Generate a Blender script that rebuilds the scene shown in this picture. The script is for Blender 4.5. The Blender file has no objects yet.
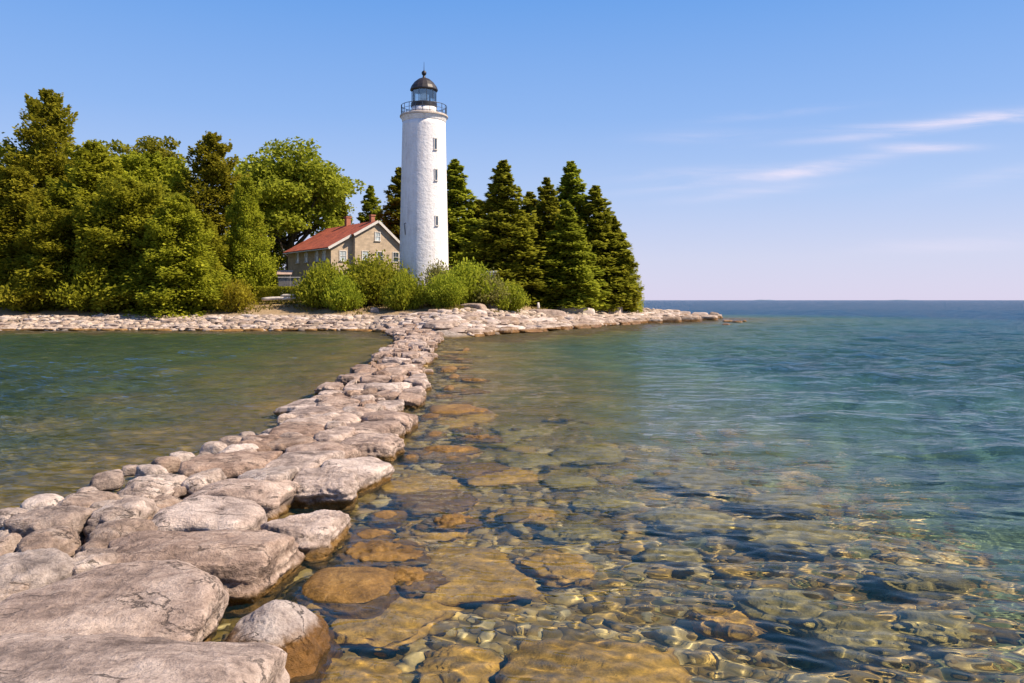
import bpy, bmesh, math, random
import numpy as np
from mathutils import Vector, Matrix, noise

S = bpy.context.scene
COL = S.collection
rad = math.radians

# ------------------------------------------------------------------ camera
F = 800.0            # focal length in pixels of a 1024 px wide frame
CAMZ = 2.8
HOR = 300.0
cam = bpy.data.cameras.new('camera')
cam_o = bpy.data.objects.new('camera', cam)
COL.objects.link(cam_o)
cam.sensor_width = 36
cam.lens = F / 1024 * 36
cam.shift_y = -(341.5 - HOR) / 1024
cam_o.location = (0, 0, CAMZ)
cam_o.rotation_euler = (rad(90), 0, 0)
cam.clip_end = 30000
S.camera = cam_o

# ------------------------------------------------------------------ sky and sun
SUN_EL = 47.0
SUN_AZ = -11.0        # degrees of the sun round from +X towards +Y (negative: towards the viewer)
sun_dir = Vector((math.cos(rad(SUN_EL)) * math.cos(rad(SUN_AZ)),
                  math.cos(rad(SUN_EL)) * math.sin(rad(SUN_AZ)), math.sin(rad(SUN_EL))))
world = bpy.data.worlds.new('World')
S.world = world
world.use_nodes = True


def build_world():
    nt = world.node_tree
    n, l = nt.nodes, nt.links
    bg = n['Background']
    sky = n.new('ShaderNodeTexSky')
    sky.sky_type = 'NISHITA'
    sky.sun_disc = False
    sky.sun_elevation = rad(SUN_EL)
    sky.sun_rotation = rad(90 - SUN_AZ)
    sky.air_density = 1.0
    sky.dust_density = 0.4
    sky.ozone_density = 2.5
    bg.inputs['Strength'].default_value = 0.055
    geo = n.new('ShaderNodeTexCoord')
    sep = n.new('ShaderNodeSeparateXYZ')
    l.new(geo.outputs['Generated'], sep.inputs[0])
    # elevation correction towards the photograph's lavender horizon
    ramp = n.new('ShaderNodeValToRGB')
    l.new(sep.outputs['Z'], ramp.inputs[0])
    e = ramp.color_ramp.elements
    e[0].position = 0.0
    e[0].color = SKYRAMP[0][1]
    e[1].position = 1.0
    e[1].color = SKYRAMP[-1][1]
    for p, c in SKYRAMP[1:-1]:
        k = e.new(p)
        k.color = c
    mix = n.new('ShaderNodeMix')
    mix.data_type = 'RGBA'
    mix.inputs['Factor'].default_value = 0.85
    l.new(sky.outputs[0], mix.inputs['A'])
    l.new(ramp.outputs[0], mix.inputs['B'])
    # wisps of cirrus: the direction projected on a high flat layer
    div = n.new('ShaderNodeMath'); div.operation = 'MAXIMUM'; div.inputs[1].default_value = 0.02
    l.new(sep.outputs['Z'], div.inputs[0])
    px = n.new('ShaderNodeMath'); px.operation = 'DIVIDE'
    l.new(sep.outputs['X'], px.inputs[0]); l.new(sep.outputs['Y'], px.inputs[1])
    pz = n.new('ShaderNodeMath'); pz.operation = 'DIVIDE'
    l.new(sep.outputs['Z'], pz.inputs[0]); l.new(sep.outputs['Y'], pz.inputs[1])
    # a few soft streaks: (azimuth slope, elevation slope, half length, half height, tilt, strength)
    streaks = [(0.60, 0.228, 0.13, 0.009, 0.12, 1.1), (0.50, 0.219, 0.11, 0.0045, 0.05, 0.8), (0.515, 0.191, 0.06, 0.006, 0.0, 1.0),
               (0.37, 0.160, 0.075, 0.008, 0.15, 0.9), (0.30, 0.135, 0.10, 0.007, 0.1, 0.5),
               (0.22, 0.158, 0.12, 0.008, 0.05, 0.4), (0.24, 0.205, 0.08, 0.008, 0.04, 0.3),
               (0.62, 0.158, 0.10, 0.010, 0.2, 0.35), (0.56, 0.07, 0.12, 0.012, 0.05, 0.4), (0.40, 0.172, 0.10, 0.006, 0.14, 0.5), (0.27, 0.150, 0.14, 0.006, 0.12, 0.45), (0.45, 0.205, 0.12, 0.005, 0.08, 0.4), (0.34, 0.235, 0.10, 0.006, 0.1, 0.3)]
    cmb = n.new('ShaderNodeCombineXYZ')
    l.new(px.outputs[0], cmb.inputs[0]); l.new(pz.outputs[0], cmb.inputs[1])
    mp = n.new('ShaderNodeMapping')
    mp.inputs['Rotation'].default_value = (0, 0, rad(-8))
    mp.inputs['Scale'].default_value = (5, 42, 1)
    l.new(cmb.outputs[0], mp.inputs[0])
    nz = n.new('ShaderNodeTexNoise'); nz.inputs['Scale'].default_value = 1.0
    nz.inputs['Detail'].default_value = 8; nz.inputs['Roughness'].default_value = 0.62
    nz.inputs['Distortion'].default_value = 0.6
    l.new(mp.outputs[0], nz.inputs[0])
    total = None

    def m(op, a, b, clamp=False):
        k = n.new('ShaderNodeMath'); k.operation = op; k.use_clamp = clamp
        for i, v in enumerate((a, b)):
            if isinstance(v, (int, float)):
                k.inputs[i].default_value = v
            else:
                l.new(v, k.inputs[i])
        return k.outputs[0]
    for (cx, cz, hx, hz, tilt, st) in streaks:
        dx = m('SUBTRACT', px.outputs[0], cx)
        dz = m('SUBTRACT', m('SUBTRACT', pz.outputs[0], cz), m('MULTIPLY', dx, tilt))
        q = m('ADD', m('POWER', m('ABSOLUTE', m('DIVIDE', dx, hx), 0), 2.0),
              m('POWER', m('ABSOLUTE', m('DIVIDE', dz, hz), 0), 2.0))
        fall = m('MULTIPLY', m('EXPONENT', m('MULTIPLY', q, -1.2), 0), st)
        total = fall if total is None else m('ADD', total, fall)
    body = m('MULTIPLY', m('SUBTRACT', nz.outputs['Fac'], 0.33), 2.3, True)
    front = m('GREATER_THAN', sep.outputs['Y'], 0.0)
    cl = m('MULTIPLY', m('MULTIPLY', m('MULTIPLY', total, body), front), 1.0, True)
    mix2 = n.new('ShaderNodeMix'); mix2.data_type = 'RGBA'
    l.new(cl, mix2.inputs['Factor'])
    l.new(mix.outputs['Result'], mix2.inputs['A'])
    mix2.inputs['B'].default_value = CLOUD
    l.new(mix2.outputs['Result'], bg.inputs['Color'])


SKYRAMP = [(0.0, (9.0, 8.4, 11.0, 1)), (0.05, (8.1, 8.4, 11.1, 1)), (0.13, (5.7, 7.5, 11.5, 1)),
           (0.22, (3.6, 6.1, 11.3, 1)), (0.36, (1.8, 4.6, 10.6, 1)), (0.6, (0.6, 1.9, 6.0, 1)), (1.0, (0.4, 1.2, 4.0, 1))]
CLOUD = (10.6, 9.7, 11.4, 1)
build_world()

sl = bpy.data.lights.new('sun', 'SUN')
sl.energy = 5.0
sl.angle = rad(0.5)
sl.color = (1.0, 0.84, 0.66)
sl.cycles.is_caustics_light = True
sun_o = bpy.data.objects.new('sun', sl)
COL.objects.link(sun_o)
sun_o.location = (60, -10, 80)
sun_o.rotation_euler = sun_dir.to_track_quat('Z', 'Y').to_euler()

vs = S.view_settings
vs.view_transform = 'Standard'
vs.look = 'None'
vs.exposure = 0.64
vs.gamma = 1.0
vs.use_curve_mapping = False
cy = S.cycles
cy.use_denoising = True
cy.caustics_refractive = True
cy.caustics_reflective = False
cy.sample_clamp_indirect = 5.0
cy.max_bounces = 8
cy.diffuse_bounces = 3
cy.glossy_bounces = 3
cy.transmission_bounces = 6
cy.transparent_max_bounces = 8

# ------------------------------------------------------------------ helpers
RNG = np.random.default_rng(7)
random.seed(11)


def W(px, py, Y):
    """point at distance Y seen at pixel (px, py)"""
    return Vector(((px - 512) / F * Y, Y, CAMZ - (py - HOR) / F * Y))


def link_mesh(name, me, parent=None, mat=None, loc=None):
    o = bpy.data.objects.new(name, me)
    COL.objects.link(o)
    if mat is not None and not me.materials:
        me.materials.append(mat)
    if parent is not None:
        o.parent = parent
    if loc is not None:
        o.location = loc
    return o


def from_bm(name, bm, mat, parent=None, loc=None, smooth=False):
    me = bpy.data.meshes.new(name)
    bmesh.ops.recalc_face_normals(bm, faces=bm.faces[:])
    bm.to_mesh(me)
    bm.free()
    if smooth:
        me.shade_smooth()
    return link_mesh(name, me, parent, mat, loc)


def from_np(name, V, Q, mat, parent=None, smooth=False, loc=None):
    V = np.asarray(V, np.float32)
    Q = np.asarray(Q, np.int32)
    me = bpy.data.meshes.new(name)
    k = Q.shape[1]
    me.vertices.add(len(V))
    me.vertices.foreach_set('co', V.ravel())
    me.loops.add(Q.size)
    me.loops.foreach_set('vertex_index', Q.ravel())
    me.polygons.add(len(Q))
    me.polygons.foreach_set('loop_start', np.arange(0, Q.size, k, dtype=np.int32))
    me.polygons.foreach_set('loop_total', np.full(len(Q), k, np.int32))
    me.update(calc_edges=True)
    if smooth:
        me.shade_smooth()
    return link_mesh(name, me, parent, mat, loc)


def tag(o, label=None, cat=None, group=None, kind=None):
    if label: o['label'] = label
    if cat: o['category'] = cat
    if group: o['group'] = group
    if kind: o['kind'] = kind
    return o


def thing(name, label, cat, loc=(0, 0, 0), rz=0.0, group=None):
    o = bpy.data.objects.new(name, None)
    COL.objects.link(o)
    o.location = loc
    o.rotation_euler = (0, 0, rz)
    o.empty_display_size = 0.2
    return tag(o, label, cat, group)


def dup(root, loc, rz, scale, label, group=None):
    r = root.copy(); COL.objects.link(r)
    r.location = loc; r.rotation_euler = (0, 0, rz); r.scale = scale
    r['label'] = label
    if group: r['group'] = group
    for ch in list(root.children):
        c = ch.copy(); COL.objects.link(c); c.parent = r
        for g in list(ch.children):
            d = g.copy(); COL.objects.link(d); d.parent = c
    return r


def add_box(bm, c, s, M=None, bevel=0.0):
    r = bmesh.ops.create_cube(bm, size=1.0)
    vs_ = r['verts']
    for v in vs_:
        v.co = Vector((v.co.x * s[0] + c[0], v.co.y * s[1] + c[1], v.co.z * s[2] + c[2]))
        if M is not None: v.co = M @ v.co
    if bevel > 0:
        es = list({e for v in vs_ for e in v.link_edges})
        bmesh.ops.bevel(bm, geom=es, offset=bevel, segments=2, affect='EDGES', profile=0.5)


def add_lathe(bm, prof, seg=48, c=(0, 0, 0), caps=True):
    rings = []
    for (r, z) in prof:
        ring = [bm.verts.new((c[0] + r * math.cos(2 * math.pi * k / seg), c[1] + r * math.sin(2 * math.pi * k / seg), c[2] + z)) for k in range(seg)]
        rings.append(ring)
    for a, b in zip(rings[:-1], rings[1:]):
        for k in range(seg):
            bm.faces.new((a[k], a[(k + 1) % seg], b[(k + 1) % seg], b[k]))
    if caps:
        bm.faces.new(rings[0][::-1])
        bm.faces.new(rings[-1])


def add_tube(bm, pts, radii, seg=8):
    pts = [Vector(p) for p in pts]
    rings = []
    for i, p in enumerate(pts):
        d = (pts[min(i + 1, len(pts) - 1)] - pts[max(i - 1, 0)]).normalized()
        a = d.cross(Vector((0.31, 0.17, 0.93))).normalized()
        if a.length < 0.5: a = Vector((1, 0, 0))
        b = d.cross(a)
        r = radii[i] if hasattr(radii, '__len__') else radii
        rings.append([bm.verts.new(p + (a * math.cos(2 * math.pi * k / seg) + b * math.sin(2 * math.pi * k / seg)) * r) for k in range(seg)])
    for x, y in zip(rings[:-1], rings[1:]):
        for k in range(seg):
            bm.faces.new((x[k], x[(k + 1) % seg], y[(k + 1) % seg], y[k]))
    bm.faces.new(rings[0][::-1])
    bm.faces.new(rings[-1])


ORD = ['first', 'second', 'third', 'fourth', 'fifth', 'sixth', 'seventh', 'eighth', 'ninth', 'tenth', 'eleventh', 'twelfth', 'thirteenth', 'fourteenth', 'fifteenth', 'sixteenth', 'seventeenth', 'eighteenth', 'nineteenth', 'twentieth']


def ordinal(k):
    if k < 20: return ORD[k]
    k += 1
    t = {2: 'twent', 3: 'thirt', 4: 'fort', 5: 'fift', 6: 'sixt', 7: 'sevent', 8: 'eight', 9: 'ninet'}[k // 10]
    return t + 'ieth' if k % 10 == 0 else t + 'y-' + ORD[k % 10 - 1]


# ------------------------------------------------------------------ materials
class NT:
    def __init__(s, name):
        s.m = bpy.data.materials.new(name)
        s.m.use_nodes = True
        s.t = s.m.node_tree
        s.b = s.t.nodes['Principled BSDF']
        s.out = s.t.nodes['Material Output']

    def n(s, typ, **kw):
        k = s.t.nodes.new(typ)
        for a, v in kw.items():
            if a.startswith('_'): k.inputs[a[1:].replace('_', ' ')].default_value = v
            else: setattr(k, a, v)
        return k

    def l(s, a, b): s.t.links.new(a, b)

    def math(s, op, a, b=0.0, clamp=False):
        k = s.n('ShaderNodeMath', operation=op, use_clamp=clamp)
        for i, v in enumerate((a, b)):
            if isinstance(v, (int, float)): k.inputs[i].default_value = v
            else: s.l(v, k.inputs[i])
        return k.outputs[0]

    def ramp(s, fac, stops):
        k = s.n('ShaderNodeValToRGB')
        e = k.color_ramp.elements
        e[0].position, e[0].color = stops[0][0], (*stops[0][1], 1)
        e[1].position, e[1].color = stops[-1][0], (*stops[-1][1], 1)
        for p, c in stops[1:-1]:
            q = e.new(p); q.color = (*c, 1)
        s.l(fac, k.inputs[0])
        return k.outputs[0]

    def mix(s, fac, a, b, blend='MIX'):
        k = s.n('ShaderNodeMix', data_type='RGBA', blend_type=blend)
        for nm, v in (('Factor', fac), ('A', a), ('B', b)):
            if isinstance(v, (int, float)): k.inputs[nm].default_value = v
            elif isinstance(v, tuple): k.inputs[nm].default_value = (*v, 1) if len(v) == 3 else v
            else: s.l(v, k.inputs[nm])
        return k.outputs['Result']

    def pos(s): return s.n('ShaderNodeNewGeometry').outputs['Position']

    def noise(s, vec, scale, detail=4.0, rough=0.55, dist=0.0):
        k = s.n('ShaderNodeTexNoise')
        k.inputs['Scale'].default_value = scale; k.inputs['Detail'].default_value = detail
        k.inputs['Roughness'].default_value = rough; k.inputs['Distortion'].default_value = dist
        s.l(vec, k.inputs['Vector'])
        return k.outputs['Fac']

    def bump(s, h, strength, dist):
        k = s.n('ShaderNodeBump'); k.inputs['Strength'].default_value = strength; k.inputs['Distance'].default_value = dist
        s.l(h, k.inputs['Height']); s.l(k.outputs[0], s.b.inputs['Normal'])

    def base(s, c): s.l(c, s.b.inputs['Base Color']) if not isinstance(c, tuple) else setattr(s.b.inputs['Base Color'], 'default_value', (*c, 1))


def simple(name, c, rough=0.6, metal=0.0, nscale=6.0, var=0.18, bump=0.0):
    m = NT(name)
    nz = m.noise(m.pos(), nscale, 5)
    d = tuple(x * (1 - var) for x in c); e = tuple(min(1, x * (1 + var)) for x in c)
    m.base(m.ramp(nz, [(0.3, d), (0.7, e)]))
    m.b.inputs['Roughness'].default_value = rough
    m.b.inputs['Metallic'].default_value = metal
    if bump: m.bump(nz, bump, 0.02)
    return m.m


def rock_mat(name, dark, mid, light, wet, wetz=0.07, scale=1.0, bump=0.6):
    m = NT(name)
    P = m.pos()
    oi = m.n('ShaderNodeObjectInfo')
    off = m.n('ShaderNodeVectorMath', operation='SCALE'); off.inputs['Scale'].default_value = 37.0
    cv = m.n('ShaderNodeCombineXYZ'); m.l(oi.outputs['Random'], cv.inputs[0]); m.l(oi.outputs['Random'], cv.inputs[1])
    m.l(cv.outputs[0], off.inputs[0])
    ad = m.n('ShaderNodeVectorMath', operation='ADD'); m.l(P, ad.inputs[0]); m.l(off.outputs[0], ad.inputs[1])
    Q = ad.outputs[0]
    big = m.noise(Q, 1.3 * scale, 6, 0.62, 0.3)
    med = m.noise(Q, 5.5 * scale, 7, 0.68, 0.5)
    fine = m.noise(Q, 34 * scale, 6, 0.7)
    mp = m.n('ShaderNodeMapping'); mp.inputs['Rotation'].default_value = (0.5, 0.2, 0.7); mp.inputs['Scale'].default_value = (1.2 * scale, 5 * scale, 9 * scale)
    m.l(Q, mp.inputs[0])
    band = m.noise(mp.outputs[0], 1.0, 7, 0.65, 1.2)
    s = m.math('ADD', m.math('MULTIPLY', big, 0.45), m.math('ADD', m.math('MULTIPLY', med, 0.3), m.math('MULTIPLY', band, 0.25)))
    c = m.ramp(s, [(0.39, dark), (0.5, mid), (0.60, light)])
    c = m.mix(m.math('MULTIPLY', m.math('SUBTRACT', fine, 0.34), 5.0, True), m.mix(0.35, c, (0.05, 0.045, 0.04), 'MULTIPLY'), c)
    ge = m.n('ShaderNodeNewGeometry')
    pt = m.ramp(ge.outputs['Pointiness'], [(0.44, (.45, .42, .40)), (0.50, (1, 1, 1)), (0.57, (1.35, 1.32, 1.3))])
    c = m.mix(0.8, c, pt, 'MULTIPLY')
    # dark pits and lichen flecks
    vo = m.n('ShaderNodeTexVoronoi'); vo.inputs['Scale'].default_value = 9 * scale; m.l(Q, vo.inputs['Vector'])
    fleck = m.math('MULTIPLY', m.math('LESS_THAN', vo.outputs['Distance'], 0.18), m.math('GREATER_THAN', med, 0.56))
    c = m.mix(m.math('MULTIPLY', fleck, 0.55), c, tuple(x * 0.45 for x in dark))
    # wandering dark cracks
    mc = m.n('ShaderNodeMapping'); mc.inputs['Rotation'].default_value = (0.3, 0.5, 0.4); mc.inputs['Scale'].default_value = (0.55 * scale, 1.3 * scale, 1.9 * scale)
    m.l(Q, mc.inputs[0])
    cn = m.noise(mc.outputs[0], 1.1, 9, 0.62, 0.4)
    line = m.math('SUBTRACT', 1.0, m.math('DIVIDE', m.math('ABSOLUTE', m.math('SUBTRACT', cn, 0.5), 0), 0.011), True)
    line = m.math('MULTIPLY', line, m.math('MULTIPLY', m.math('SUBTRACT', big, 0.42), 7.0, True))
    c = m.mix(m.math('MULTIPLY', line, 0.72), c, (0.035, 0.028, 0.024))
    tint = m.n('ShaderNodeHueSaturation'); m.l(c, tint.inputs['Color'])
    r2 = m.math('FRACT', m.math('MULTIPLY', oi.outputs['Random'], 7.31))
    c0_ = m.mix(m.math('MULTIPLY', r2, .5), c, m.mix(1.0, c, (.86, .93, 1.02), 'MULTIPLY'))
    m.l(c0_, tint.inputs['Color'])
    m.l(m.math('ADD', m.math('MULTIPLY', oi.outputs['Random'], 0.48), 0.74), tint.inputs['Value'])
    m.l(m.math('ADD', m.math('MULTIPLY', m.n('ShaderNodeObjectInfo').outputs['Random'], -0.5), 1.25), tint.inputs['Saturation'])
    c = tint.outputs[0]
    # algae and wet stain by the waterline
    sp = m.n('ShaderNodeSeparateXYZ'); m.l(P, sp.inputs[0])
    wl = m.math('ADD', sp.outputs['Z'], m.math('MULTIPLY', m.math('SUBTRACT', med, 0.5), 0.16))
    f = m.math('SUBTRACT', 1.0, m.math('DIVIDE', m.math('SUBTRACT', wl, wetz - 0.03), 0.07), True)
    wc = m.ramp(m.math('ADD', m.math('MULTIPLY', big, 0.35), m.math('ADD', m.math('MULTIPLY', med, 0.4), m.math('MULTIPLY', fine, 0.25))), [(0.38, tuple(x * 0.42 for x in wet)), (0.49, wet), (0.60, tuple(min(0.9, x * 1.7) for x in wet))])
    c = m.mix(f, c, wc)
    m.base(c)
    rg = m.math('SUBTRACT', 0.88, m.math('MULTIPLY', f, 0.5))
    m.l(rg, m.b.inputs['Roughness'])
    m.b.inputs['Specular IOR Level'].default_value = 0.25
    crack = m.n('ShaderNodeTexVoronoi', feature='DISTANCE_TO_EDGE'); crack.inputs['Scale'].default_value = 1.6 * scale
    m.l(mp.outputs[0], crack.inputs['Vector'])
    cr = m.math('MULTIPLY', m.math('DIVIDE', crack.outputs['Distance'], 0.05, True), 0.05)
    h = m.math('ADD', m.math('ADD', m.math('MULTIPLY', med, 0.9), m.math('MULTIPLY', fine, 0.45)), m.math('SUBTRACT', m.math('ADD', m.math('MULTIPLY', band, 0.5), cr), m.math('MULTIPLY', line, 0.35)))
    m.bump(h, bump, 0.06 / scale)
    return m.m


M = {}
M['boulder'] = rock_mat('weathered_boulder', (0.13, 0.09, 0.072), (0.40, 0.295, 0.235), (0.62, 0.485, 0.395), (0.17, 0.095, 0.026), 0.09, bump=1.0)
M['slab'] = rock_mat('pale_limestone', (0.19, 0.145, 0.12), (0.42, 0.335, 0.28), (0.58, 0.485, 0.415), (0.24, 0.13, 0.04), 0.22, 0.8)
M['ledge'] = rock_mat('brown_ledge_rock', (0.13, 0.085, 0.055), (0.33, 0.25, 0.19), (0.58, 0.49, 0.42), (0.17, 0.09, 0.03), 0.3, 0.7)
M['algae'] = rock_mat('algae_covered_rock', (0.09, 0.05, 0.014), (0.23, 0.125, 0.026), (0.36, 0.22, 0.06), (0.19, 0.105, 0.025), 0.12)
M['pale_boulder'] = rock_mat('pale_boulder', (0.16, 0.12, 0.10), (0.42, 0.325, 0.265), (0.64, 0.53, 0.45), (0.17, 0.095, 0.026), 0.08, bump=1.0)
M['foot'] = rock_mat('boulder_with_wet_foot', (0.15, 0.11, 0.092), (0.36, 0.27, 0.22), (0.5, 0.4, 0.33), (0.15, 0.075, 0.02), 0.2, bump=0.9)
M['sunken'] = rock_mat('sunken_rock', (0.12, 0.09, 0.03), (0.26, 0.2, 0.07), (0.4, 0.32, 0.13), (0.42, 0.255, 0.05), 0.3)
M['deep_rock'] = rock_mat('deep_sunken_rock', (0.08, 0.075, 0.035), (0.2, 0.18, 0.09), (0.3, 0.28, 0.15), (0.27, 0.22, 0.075), 0.3)

# ------------------------------------------------------------------ island outline and depth
SHORE = [(-160, 71), (-60, 72), (-30, 72.3), (-13.5, 72), (-10, 67), (-7.5, 60), (-4.0, 58), (-1.5, 64), (4.5, 75), (12, 90), (22, 106), (29, 117), (31, 121), (26, 126), (15, 131), (-20, 142), (-160, 150)]


def seg_dist(X, Y, poly, closed=True):
    d = np.full(np.shape(X), 1e9)
    n = len(poly)
    for i in range(n if closed else n - 1):
        ax, ay = poly[i]; bx, by = poly[(i + 1) % n]
        vx, vy = bx - ax, by - ay
        t = np.clip(((X - ax) * vx + (Y - ay) * vy) / (vx * vx + vy * vy), 0, 1)
        d = np.minimum(d, np.hypot(X - ax - t * vx, Y - ay - t * vy))
    return d


def inside(X, Y, poly):
    r = np.zeros(np.shape(X), bool)
    n = len(poly)
    for i in range(n):
        ax, ay = poly[i]; bx, by = poly[(i + 1) % n]
        if ay == by: continue
        c = ((ay > Y) != (by > Y)) & (X < (bx - ax) * (Y - ay) / (by - ay) + ax)
        r ^= c
    return r


def sdist(X, Y):
    X = np.asarray(X, float); Y = np.asarray(Y, float)
    d = seg_dist(X, Y, SHORE)
    return np.where(inside(X, Y, SHORE), d, -d)


PD = [-14, -6, -3, 0, 3, 6, 8, 12, 16, 20, 30, 60]
PZ = [-2.2, -1.0, -.5, -.02, .85, 1.40, 1.75, 2.4, 3.2, 3.9, 4.4, 4.8]
PZR = [-2.2, -1.0, -.5, -.02, .55, 1.0, 1.35, 2.1, 2.7, 3.0, 3.4, 3.6]


def ground_z(X, Y):
    X = np.asarray(X, float); Y = np.asarray(Y, float)
    d = sdist(X, Y)
    a = np.interp(d, PD, PZ); b = np.interp(d, PD, PZR)
    k = np.clip((X + 3) / 9, 0, 1)
    return a * (1 - k) + b * k


def gz(x, y): return float(ground_z(x, y))


CW_L = [(-7.6, -4), (-7.2, 6), (-6.66, 10.4), (-6.3, 12.8), (-5.5, 16), (-5.5, 20.4), (-5.4, 23.6), (-6.0, 34.5), (-8.0, 56), (-10.5, 68)]
CW_R = [(-1.3, -4), (-1.5, 3), (-2.2, 6.6), (-2.25, 8.3), (-2.0, 10.2), (-1.95, 12.8), (-2.05, 14.5), (-2.4, 22.4), (-3.7, 37), (-5.0, 56), (-4.5, 62)]


def cw(Y, E):
    return float(np.interp(Y, [p[1] for p in E], [p[0] for p in E]))


CWP = CW_L + CW_R[::-1]


def bed_depth(X, Y):
    dc = seg_dist(X, Y, CWP)
    dc = np.where(inside(X, Y, CWP), 0.0, dc)
    left = X < np.interp(Y, [p[1] for p in CW_L], [p[0] for p in CW_L])
    r = 0.42 + 0.085 * dc + 0.006 * dc ** 2
    lf = 0.38 + 0.075 * dc
    d = np.where(left, np.minimum(lf, 2.4), np.minimum(r, 2.5 + np.clip((Y - 22) * .028, 0, 3.2)))
    ds = np.maximum(-sdist(X, Y), 0)
    d = np.minimum(d, 0.3 + 0.11 * ds)
    d += 0.07 * np.sin(X * 1.1 + 0.6 * Y) * np.cos(0.8 * Y - 0.3 * X) * np.clip(dc, 0, 1.5)
    return np.maximum(d, 0.25)


# ------------------------------------------------------------------ lake bed
def lod_grid(y0, y1, near, rate, far_rate, nu, umax, ymid=220):
    ys = [y0]
    while ys[-1] < y1:
        y = ys[-1]
        ys.append(y + max(near, y * (rate if y < ymid else far_rate)))
    ys = np.array(ys)
    us = np.linspace(-umax, umax, nu)
    du = us[1] - us[0]
    w = umax + np.cumsum(du * 1.12 ** np.arange(1, 40))
    us = np.concatenate([-w[::-1], us, w])
    Y, U = np.meshgrid(ys, us, indexing='ij')
    X = U * (Y + 7)
    cell = np.maximum(np.gradient(ys)[:, None] + 0 * X, (Y + 7) * np.gradient(us)[None, :])
    ny, nx = X.shape
    idx = np.arange(ny * nx).reshape(ny, nx)
    Q = np.stack([idx[:-1, :-1], idx[:-1, 1:], idx[1:, 1:], idx[1:, :-1]], -1).reshape(-1, 4)
    return X, Y, cell, Q


def bed_material():
    m = NT('lake_bed')
    P = m.pos()
    sp = m.n('ShaderNodeSeparateXYZ'); m.l(P, sp.inputs[0])
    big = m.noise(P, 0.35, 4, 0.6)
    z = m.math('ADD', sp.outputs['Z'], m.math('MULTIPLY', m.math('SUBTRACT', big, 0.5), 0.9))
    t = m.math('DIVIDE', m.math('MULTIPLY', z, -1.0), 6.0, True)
    # ochre algae, then olive weed; teal and blue paint in the water's light absorption
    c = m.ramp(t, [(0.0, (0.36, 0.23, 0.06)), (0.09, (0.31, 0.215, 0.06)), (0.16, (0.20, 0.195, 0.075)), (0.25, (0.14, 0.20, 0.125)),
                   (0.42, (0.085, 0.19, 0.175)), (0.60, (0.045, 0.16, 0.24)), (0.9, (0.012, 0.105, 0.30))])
    # the sheltered bay left of the causeway grows more weed
    sx = m.math('MULTIPLY', m.math('SUBTRACT', m.math('MULTIPLY', sp.outputs['X'], -1.0), 6.5), 0.5, True)
    sy = m.math('MULTIPLY', m.math('SUBTRACT', 74.0, sp.outputs['Y']), 0.5, True)
    weed = m.ramp(t, [(0.0, (0.34, 0.22, 0.06)), (0.1, (0.22, 0.18, 0.045)), (0.18, (0.11, 0.14, 0.028)), (0.4, (0.055, 0.095, 0.02))])
    c = m.mix(m.math('MULTIPLY', sx, sy), c, weed)
    vo = m.n('ShaderNodeTexVoronoi'); vo.inputs['Scale'].default_value = 3.2; vo.inputs['Randomness'].default_value = 1
    m.l(P, vo.inputs['Vector'])
    vb = m.n('ShaderNodeTexVoronoi'); vb.inputs['Scale'].default_value = 0.55; m.l(P, vb.inputs['Vector'])
    st = m.ramp(vo.outputs['Distance'], [(0.1, (1.15, 1.1, 1.0)), (0.6, (0.7, 0.7, 0.68))])
    c = m.mix(0.8, c, st, 'MULTIPLY')
    sb = m.ramp(vb.outputs['Distance'], [(0.15, (1.2, 1.15, 1.0)), (0.65, (0.62, 0.66, 0.68))])
    c = m.mix(0.75, c, sb, 'MULTIPLY')
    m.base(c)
    m.b.inputs['Roughness'].default_value = 0.95
    m.b.inputs['Specular IOR Level'].default_value = 0.1
    m.bump(m.math('SUBTRACT', 1.0, vo.outputs['Distance']), 0.8, 0.08)
    return m.m


X, Y, cell, Q = lod_grid(-6, 14000, 0.12, 0.012, 0.06, 230, 0.85)
Zb = -bed_depth(X, Y)
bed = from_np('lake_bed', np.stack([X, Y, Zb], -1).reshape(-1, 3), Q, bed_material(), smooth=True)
tag(bed, 'stony lake bed under clear shallow water', kind='structure')
bed.cycles.is_caustics_receiver = True

# ------------------------------------------------------------------ water
WAVES = []
_r = np.random.default_rng(5)
for k in range(74):
    lam = 0.16 * (42 ** (k / 73))
    WAVES.append((lam, _r.normal(0.18, 0.55) - math.pi / 2, _r.uniform(0, 6.28), _r.uniform(0.6, 1.4)))


RIPPLES = [(0.11 * 2.6 ** (k / 17), _r.normal(0.3, 1.0) - math.pi / 2, _r.uniform(0, 6.28), _r.uniform(.6, 1.3)) for k in range(18)]


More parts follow.
